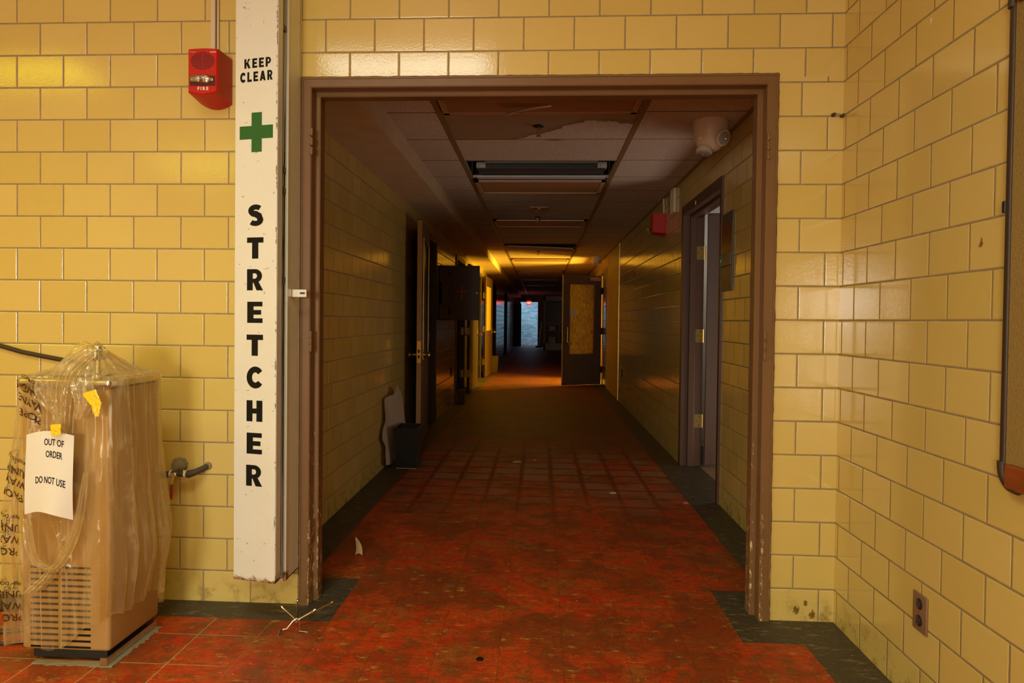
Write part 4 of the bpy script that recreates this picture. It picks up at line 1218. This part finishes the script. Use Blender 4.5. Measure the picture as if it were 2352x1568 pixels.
for xa in (-.525, .435):
    e = MB().box(xa, xa+.072, 2.695, 2.78, ZC+.004, ZC+.048, .003).make('end_box', 'fixture', l2)
    MB().lathe([(.004, 0), (.004, .002)], (xa+.02, 2.695, ZC+.014), (0, -1, 0), 8).make('screw', 'dark', e)
MB().box(-.545, .525, 2.955, 3.05, ZC-.020, ZC-.004, .003).make('rail', 'fixture', l2)
ceiling_light(5.48, 6.08, 'third ceiling light, between the sprinkler and the far ceiling panels')
ceiling_light(8.16, 8.77, 'fourth ceiling light, whose brown cover sags towards the right', .045, .012)
ceiling_light(10.66, 11.22, 'fifth ceiling light, in the yellow glow before the fire door')
ceiling_light(13.95, 14.55, 'sixth ceiling light, dark one just past the yellow glow')
ceiling_light(17.3, 17.9, 'seventh ceiling light, first one in the dark beyond the glow')
ceiling_light(20.6, 21.2, 'farthest ceiling light seen above the distant EXIT sign')

# ---- sprinklers
def sprinkler(x, y, lab):
    r = thing('sprinkler', lab, 'sprinkler', (x, y, ZC-.07), 'ceiling sprinklers')
    MB().lathe([(.012, -.012), (.030, -.008), (.036, -.002), (.036, 0)], (x, y, ZC), n=20).make('escutcheon', 'dark', r, True)
    b = MB(); b.lathe([(.009, -.030), (.009, 0)], (x, y, ZC-.008), n=10)
    b.tube([(x-.010, y, ZC-.034), (x-.014, y, ZC-.048), (x, y, ZC-.060)], .003, 6); b.tube([(x+.010, y, ZC-.034), (x+.014, y, ZC-.048), (x, y, ZC-.060)], .003, 6)
    b.make('frame_arms', 'brass', r, True)
    MB().lathe([(.017, -.003), (.017, 0)], (x, y, ZC-.062), n=14).make('deflector', 'brass', r)
sprinkler(-.027, 1.50, 'nearest sprinkler head, in the water-stained ceiling panel')
sprinkler(-.05, 5.30, 'second sprinkler head, just before the third ceiling light')
sprinkler(-.055, 9.30, 'third sprinkler head, small in the yellow glow')
vt = thing('ceiling_vent', 'small rectangular brass ceiling plate with oval centre', 'vent', (-.03, 4.65, ZC-.02))
MB().box(-.125, .065, 4.58, 4.72, ZC-.008, ZC-.0005, .002).make('plate', 'lensframe', vt)
MB().lathe([(.055, 0), (.05, -.012), (.03, -.02)], (-.03, 4.65, ZC-.008), n=20).make('dome', 'brass', vt, True)

# ---- emergency lights
def elight(x, y, s, lab):
    r = thing('emergency_light', lab, 'emergency light', (x, y, ZC-.2*s), 'twin emergency lights')
    k = s
    MB().lathe([(.02*k, -.185*k), (.055*k, -.172*k), (.085*k, -.135*k), (.100*k, -.085*k), (.104*k, -.04*k), (.104*k, -.028*k), (.106*k, -.026*k), (.106*k, 0)], (x, y, ZC-.001), n=30).make('housing', 'cream', r, True)
    for (dx, dy, dz) in ((.046, -.082, -.118), (-.040, -.034, -.178)):
        d = Vector((dx, dy, dz*.35 if dx > 0 else dz)).normalized(); p = Vector((x+dx*k, y+dy*k, ZC+dz*k))
        h = MB().lathe([(.036*k, -.02*k), (.047*k, 0), (.049*k, .018*k), (.042*k, .022*k)], p, d, 22).make('lamp_head', 'cream', r, True)
        MB().lathe([(.007*k, 0), (.007*k, .014*k), (.004*k, .017*k)], p+d*.030*k, d, 12).make('bulb', 'chrome', h, True)
        MB().lathe([(.038*k, 0), (.036*k, .007*k), (.02*k, .012*k), (.003*k, .013*k)], p+d*.0215*k, d, 22).make('lamp_lens', 'lampglass', h, True)
    MB().lathe([(.0022*k, -.004*k), (.0018*k, .002*k)], (x-.072*k, y-.058*k, ZC-.115*k), (-.8, -.6, 0), 8).make('indicator', 'led', r)
elight(1.005, 1.42, 1.0, 'cream egg-shaped emergency light at the near right ceiling corner')
elight(1.035, 10.25, .80, 'distant cream emergency light above the open fire door')

# ---- red alarm in corridor
fb = thing('fire_alarm', 'red strobe box on the right corridor wall under white conduit', 'fire alarm', (R_, 4.0, 2.04))
alarm(fb, 0, 0, 0, .145, .135, .190, .180, .130, lambda a, c, e: (R_-e, 4.0+a, 2.245+c))
bq = MB(); n = 16; rings = []
for r, h in ((1, 0), (.97, .018), (.75, .034), (.03, .042)): rings.append([bq.b.verts.new((R_-.128-h, 4.0+.05*r*math.cos(k*2*PI/n), 2.105+.021*r*math.sin(k*2*PI/n))) for k in range(n)])
for i in range(3):
    for k in range(n): bq.b.faces.new((rings[i][k], rings[i][(k+1) % n], rings[i+1][(k+1) % n], rings[i+1][k]))
bq.b.faces.new(rings[-1]); bq.b.faces.new(rings[0])
bq.make('strobe_lens', 'chrome', fb, True)
tag(MB().tube([(R_-.012, 4.0, 2.25), (R_-.012, 4.0, 2.31), (R_-.012, 4.02, 2.34), (R_-.012, 4.02, ZC-.013)], .010, 8).make('conduit', 'cream', None, True), 'thin white conduit rising from the red strobe to the corridor ceiling', 'conduit', 'white conduits on the right corridor wall')
for yy, lab in ((3.46, 'white vertical conduit above the right doorway, nearest the camera'), (3.52, 'white vertical conduit above the right doorway, middle of three'), (3.58, 'white vertical conduit above the right doorway, farthest of three')):
    tag(MB().box(R_-.028, R_-.001, yy-.020, yy+.020, 2.18, ZC-.013, .004).make('conduit', 'cream'), lab, 'conduit', 'white conduits on the right corridor wall')

# ---- room sign by the right doorway
rsn = thing('room_sign', 'tall brown room sign with green insert beside the right doorway', 'sign', (R_-.005, 1.67, 1.40))
MB().box(R_-.010, R_-.0005, 1.548, 1.80, 1.405, 1.905, .002).make('frame', 'signgrey', rsn)
MB().box(R_-.0125, R_-.009, 1.565, 1.798, 1.655, 1.84).make('upper_plaque', 'signglass', rsn)
MB().box(R_-.0125, R_-.009, 1.565, 1.798, 1.425, 1.555).make('lower_plaque', 'signgrey', rsn)
ins = MB().box(R_-.020, R_-.009, 1.565, 1.80, 1.565, 1.640, .001).make('insert', 'signgrey', rsn)
MB().box(R_-.0215, R_-.0195, 1.735, 1.80, 1.567, 1.638).make('green_slip', 'sgreen', ins)
MB().box(R_-.0225, R_-.0212, 1.775, 1.795, 1.592, 1.612).make('white_tab', 'white', ins)

# ---- red-cross cabinet on the left wall
rcb = thing('first_aid_cabinet', 'dark wall cabinet with its red-cross door swung out', 'cabinet', (-1.18, 5.85, 1.19))
b = MB(); b.box(L+.001, L+.135, 5.66, 5.672, 1.195, 1.865); b.box(L+.001, L+.135, 6.09, 6.10, 1.195, 1.865); b.box(L+.001, L+.135, 5.66, 6.1, 1.195, 1.207); b.box(L+.001, L+.135, 5.66, 6.1, 1.853, 1.865); b.box(L+.001, L+.01, 5.66, 6.1, 1.195, 1.865)
b.make('body', 'cab', rcb)
MB().box(L+.012, L+.040, 5.655, 5.662, 1.40, 1.66, .002).make('recess_latch', 'ink', rcb)
MB().lathe([(.012, 0), (.010, .012), (.004, .018)], (L+.03, 5.656, 1.60), (0, -1, 0), 12).make('latch_knob', 'chrome', rcb, True)
Mx, ln = leafmat((L+.140, 5.650, 0), (-.745, 5.62, 0))
dr = MB().box(0, ln, -.012, .012, 1.20, 1.862, .003, 2, Mx).make('door', 'cab', rcb)
def dp(x, z): return Mx @ Vector((x, -.0128, z))
MB().poly([dp(*p) for p in ((.145, 1.628), (.158, 1.628), (.158, 1.452), (.145, 1.452))], [(0, 1, 2, 3)]).poly([dp(*p) for p in ((.092, 1.556), (.215, 1.556), (.215, 1.542), (.092, 1.542))], [(0, 1, 2, 3)]).make('red_cross', 'crossred', dr)
for zz in (1.75, 1.31): MB().lathe([(.009, -.04), (.009, .04)], (L+.138, 5.640, zz), n=10).make('hinge', 'dark', rcb)
pk = Mx @ Vector((ln-.03, -.012, 1.53)); MB().lathe([(.007, 0), (.006, .006)], pk, (0, -1, 0), 10).make('lock', 'brass', dr)
# grey box at the foot of the far door post
tag(MB().box(-1.195, -1.085, 7.20, 7.31, 0, .185, .004).make('floor_box', 'slate'), 'small grey box on the floor below the red-cross cabinet', 'box')
tag(MB().box(L+.0005, L+.008, 6.86, 6.94, .42, .54, .002).make('wall_outlet', 'ink'), 'dark outlet plate on the left tile wall under the red-cross cabinet', 'outlet')
tag(MB().box(R_-.008, R_-.0005, 7.30, 7.38, .40, .52, .002).make('wall_outlet', 'ink'), 'dark outlet plate on the right corridor wall near the yellow panel', 'outlet')
# tan bin
yb2 = thing('waste_bin', 'tan tapered waste bin down the left corridor wall past the doors', 'waste bin', (-1.06, 13.35, .001))
b = MB(); taper(b, -1.16, -.965, 13.2, 13.45, .003, .375, .018, .004); b.make('bucket', 'ybin', yb2)
b = MB(); b.box(-1.165, -.960, 13.194, 13.202, .36, .378); b.box(-1.165, -.960, 13.448, 13.456, .36, .378); b.box(-1.165, -1.157, 13.194, 13.456, .36, .378); b.box(-.968, -.960, 13.194, 13.456, .36, .378); b.make('rim', 'ybin', yb2)
# ---- exit sign
ex = thing('exit_sign', 'glowing red EXIT sign hanging at the far end of the corridor', 'exit sign', (-.50, 27.0, 1.88))
MB().box(-.60, -.405, 26.97, 27.03, 1.885, 2.045, .006).make('housing', 'exitred', ex)
v, f = text2('EXIT', .125, .006, 'LEFT', .92); mx = max(p[0] for p in v)
b = MB(); b.map2(v, f, lambda x, y: (-.560+x/mx*.145, 26.965, 1.925+y*.9)); b.poly([(-.590, 26.965, 1.965), (-.566, 26.965, 1.992), (-.566, 26.965, 1.938)], [(0, 1, 2)]); b.make('letters', 'exitwhite', ex)
MB().tube([(-.50, 27.0, 2.045), (-.50, 27.0, ZC)], .008, 8).make('hanger', 'dark', ex)
# ---- rolling unit and broom at the far right
su = thing('storage_unit', 'pale open storage unit with dark upper panel far down the corridor', 'storage unit', (.55, 25.7, 0))
b = MB(); b.box(.13, .19, 25.5, 25.95, .02, 2.20); b.box(1.04, 1.10, 25.5, 25.95, .02, 2.20); b.box(.13, 1.10, 25.5, 25.95, 2.02, 2.20); b.box(.13, 1.10, 25.5, 25.95, .02, .30); b.make('carcass', 'pale', su)
MB().box(.19, 1.04, 25.6, 25.63, 1.02, 2.02).make('upper_panel', 'darkdoor', su)
MB().box(.19, 1.04, 25.6, 25.9, .80, .83).make('shelf', 'pale', su)
MB().box(.34, .62, 25.52, 25.8, .31, .55, .004).make('drawer_box', 'pale', su)
MB().box(.34, .60, 25.52, 25.58, .84, 1.00, .004).make('red_box', 'handle', su)
MB().box(.70, .78, 25.5, 25.56, .30, 1.0).make('post', 'scrap', su)
MB().tube([(.34, 25.49, 1.99), (.98, 25.49, 1.99)], .012, 8).make('rail', 'steel', su)
br = thing('broom', 'broom leaning by the far stair opening', 'broom', (-.02, 29.0, 0))
MB().tube([(-.06, 28.95, .03), (.06, 29.6, 1.15)], .014, 8).make('handle', 'scrap', br)
MB().box(-.22, .06, 28.90, 28.99, 0, .07, .01).make('head', 'void', br)
# ---- debris
def chip(b, x, y, s):
    n = random.randint(4, 6); a0 = random.random()*6
    h = s*random.uniform(.06, .16)
    pts = [(x+s*random.uniform(.5, 1)*math.cos(a0+k*2*PI/n), y+s*random.uniform(.5, 1)*math.sin(a0+k*2*PI/n)) for k in range(n)]
    cx_, cy_ = x, y
    b.prism(pts, lambda p, q: (p, q, .0003), lambda p, q: (cx_+(p-cx_)*.7, cy_+(q-cy_)*.7, h+.0003))
b = MB()
for k in range(420):
    t = random.random()
    if t < .55: x, y, s = random.uniform(-1.0, 1.0), random.gauss(3.0, .55), random.uniform(.002, .0065)
    elif t < .75: x, y, s = random.uniform(-1.15, 1.15), random.uniform(3.5, 9), random.uniform(.003, .008)
    else: x, y, s = random.uniform(-1.4, 1.1), random.uniform(-1.3, 2.2), random.uniform(.0015, .0045)
    chip(b, x, y, s)
tag(b.make('plaster_crumbs', 'crumbs'), 'pale plaster crumbs scattered over the corridor and lobby floor', 'debris', None, 'stuff')
for (x, y, s, lab) in ((-.19, 3.07, .055, 'largest tan plaster flake on the corridor floor, right of the bin'), (-.03, 3.16, .022, 'pale plaster flake just right of the largest flake'),
                       (.98, 1.83, .024, 'round pale flake on the black border by the right doorway'), (.52, 2.05, .035, 'long pale splinter on the red tiles before the right doorway'), (-.95, 5.4, .03, 'pale flake on the dark floor past the left doorway')):
    b = MB(); chip(b, x, y, s); tag(b.make('plaster_flake', 'crumbs'), lab, 'debris', 'larger plaster flakes')
tag(MB().lathe([(.014, 0), (.012, .003), (.005, .005)], (-.20, -.42, .0003), n=12).make('dark_blob', 'ink'), 'small black blob stuck on the red floor in front', 'debris')
bpy.context.view_layer.update()
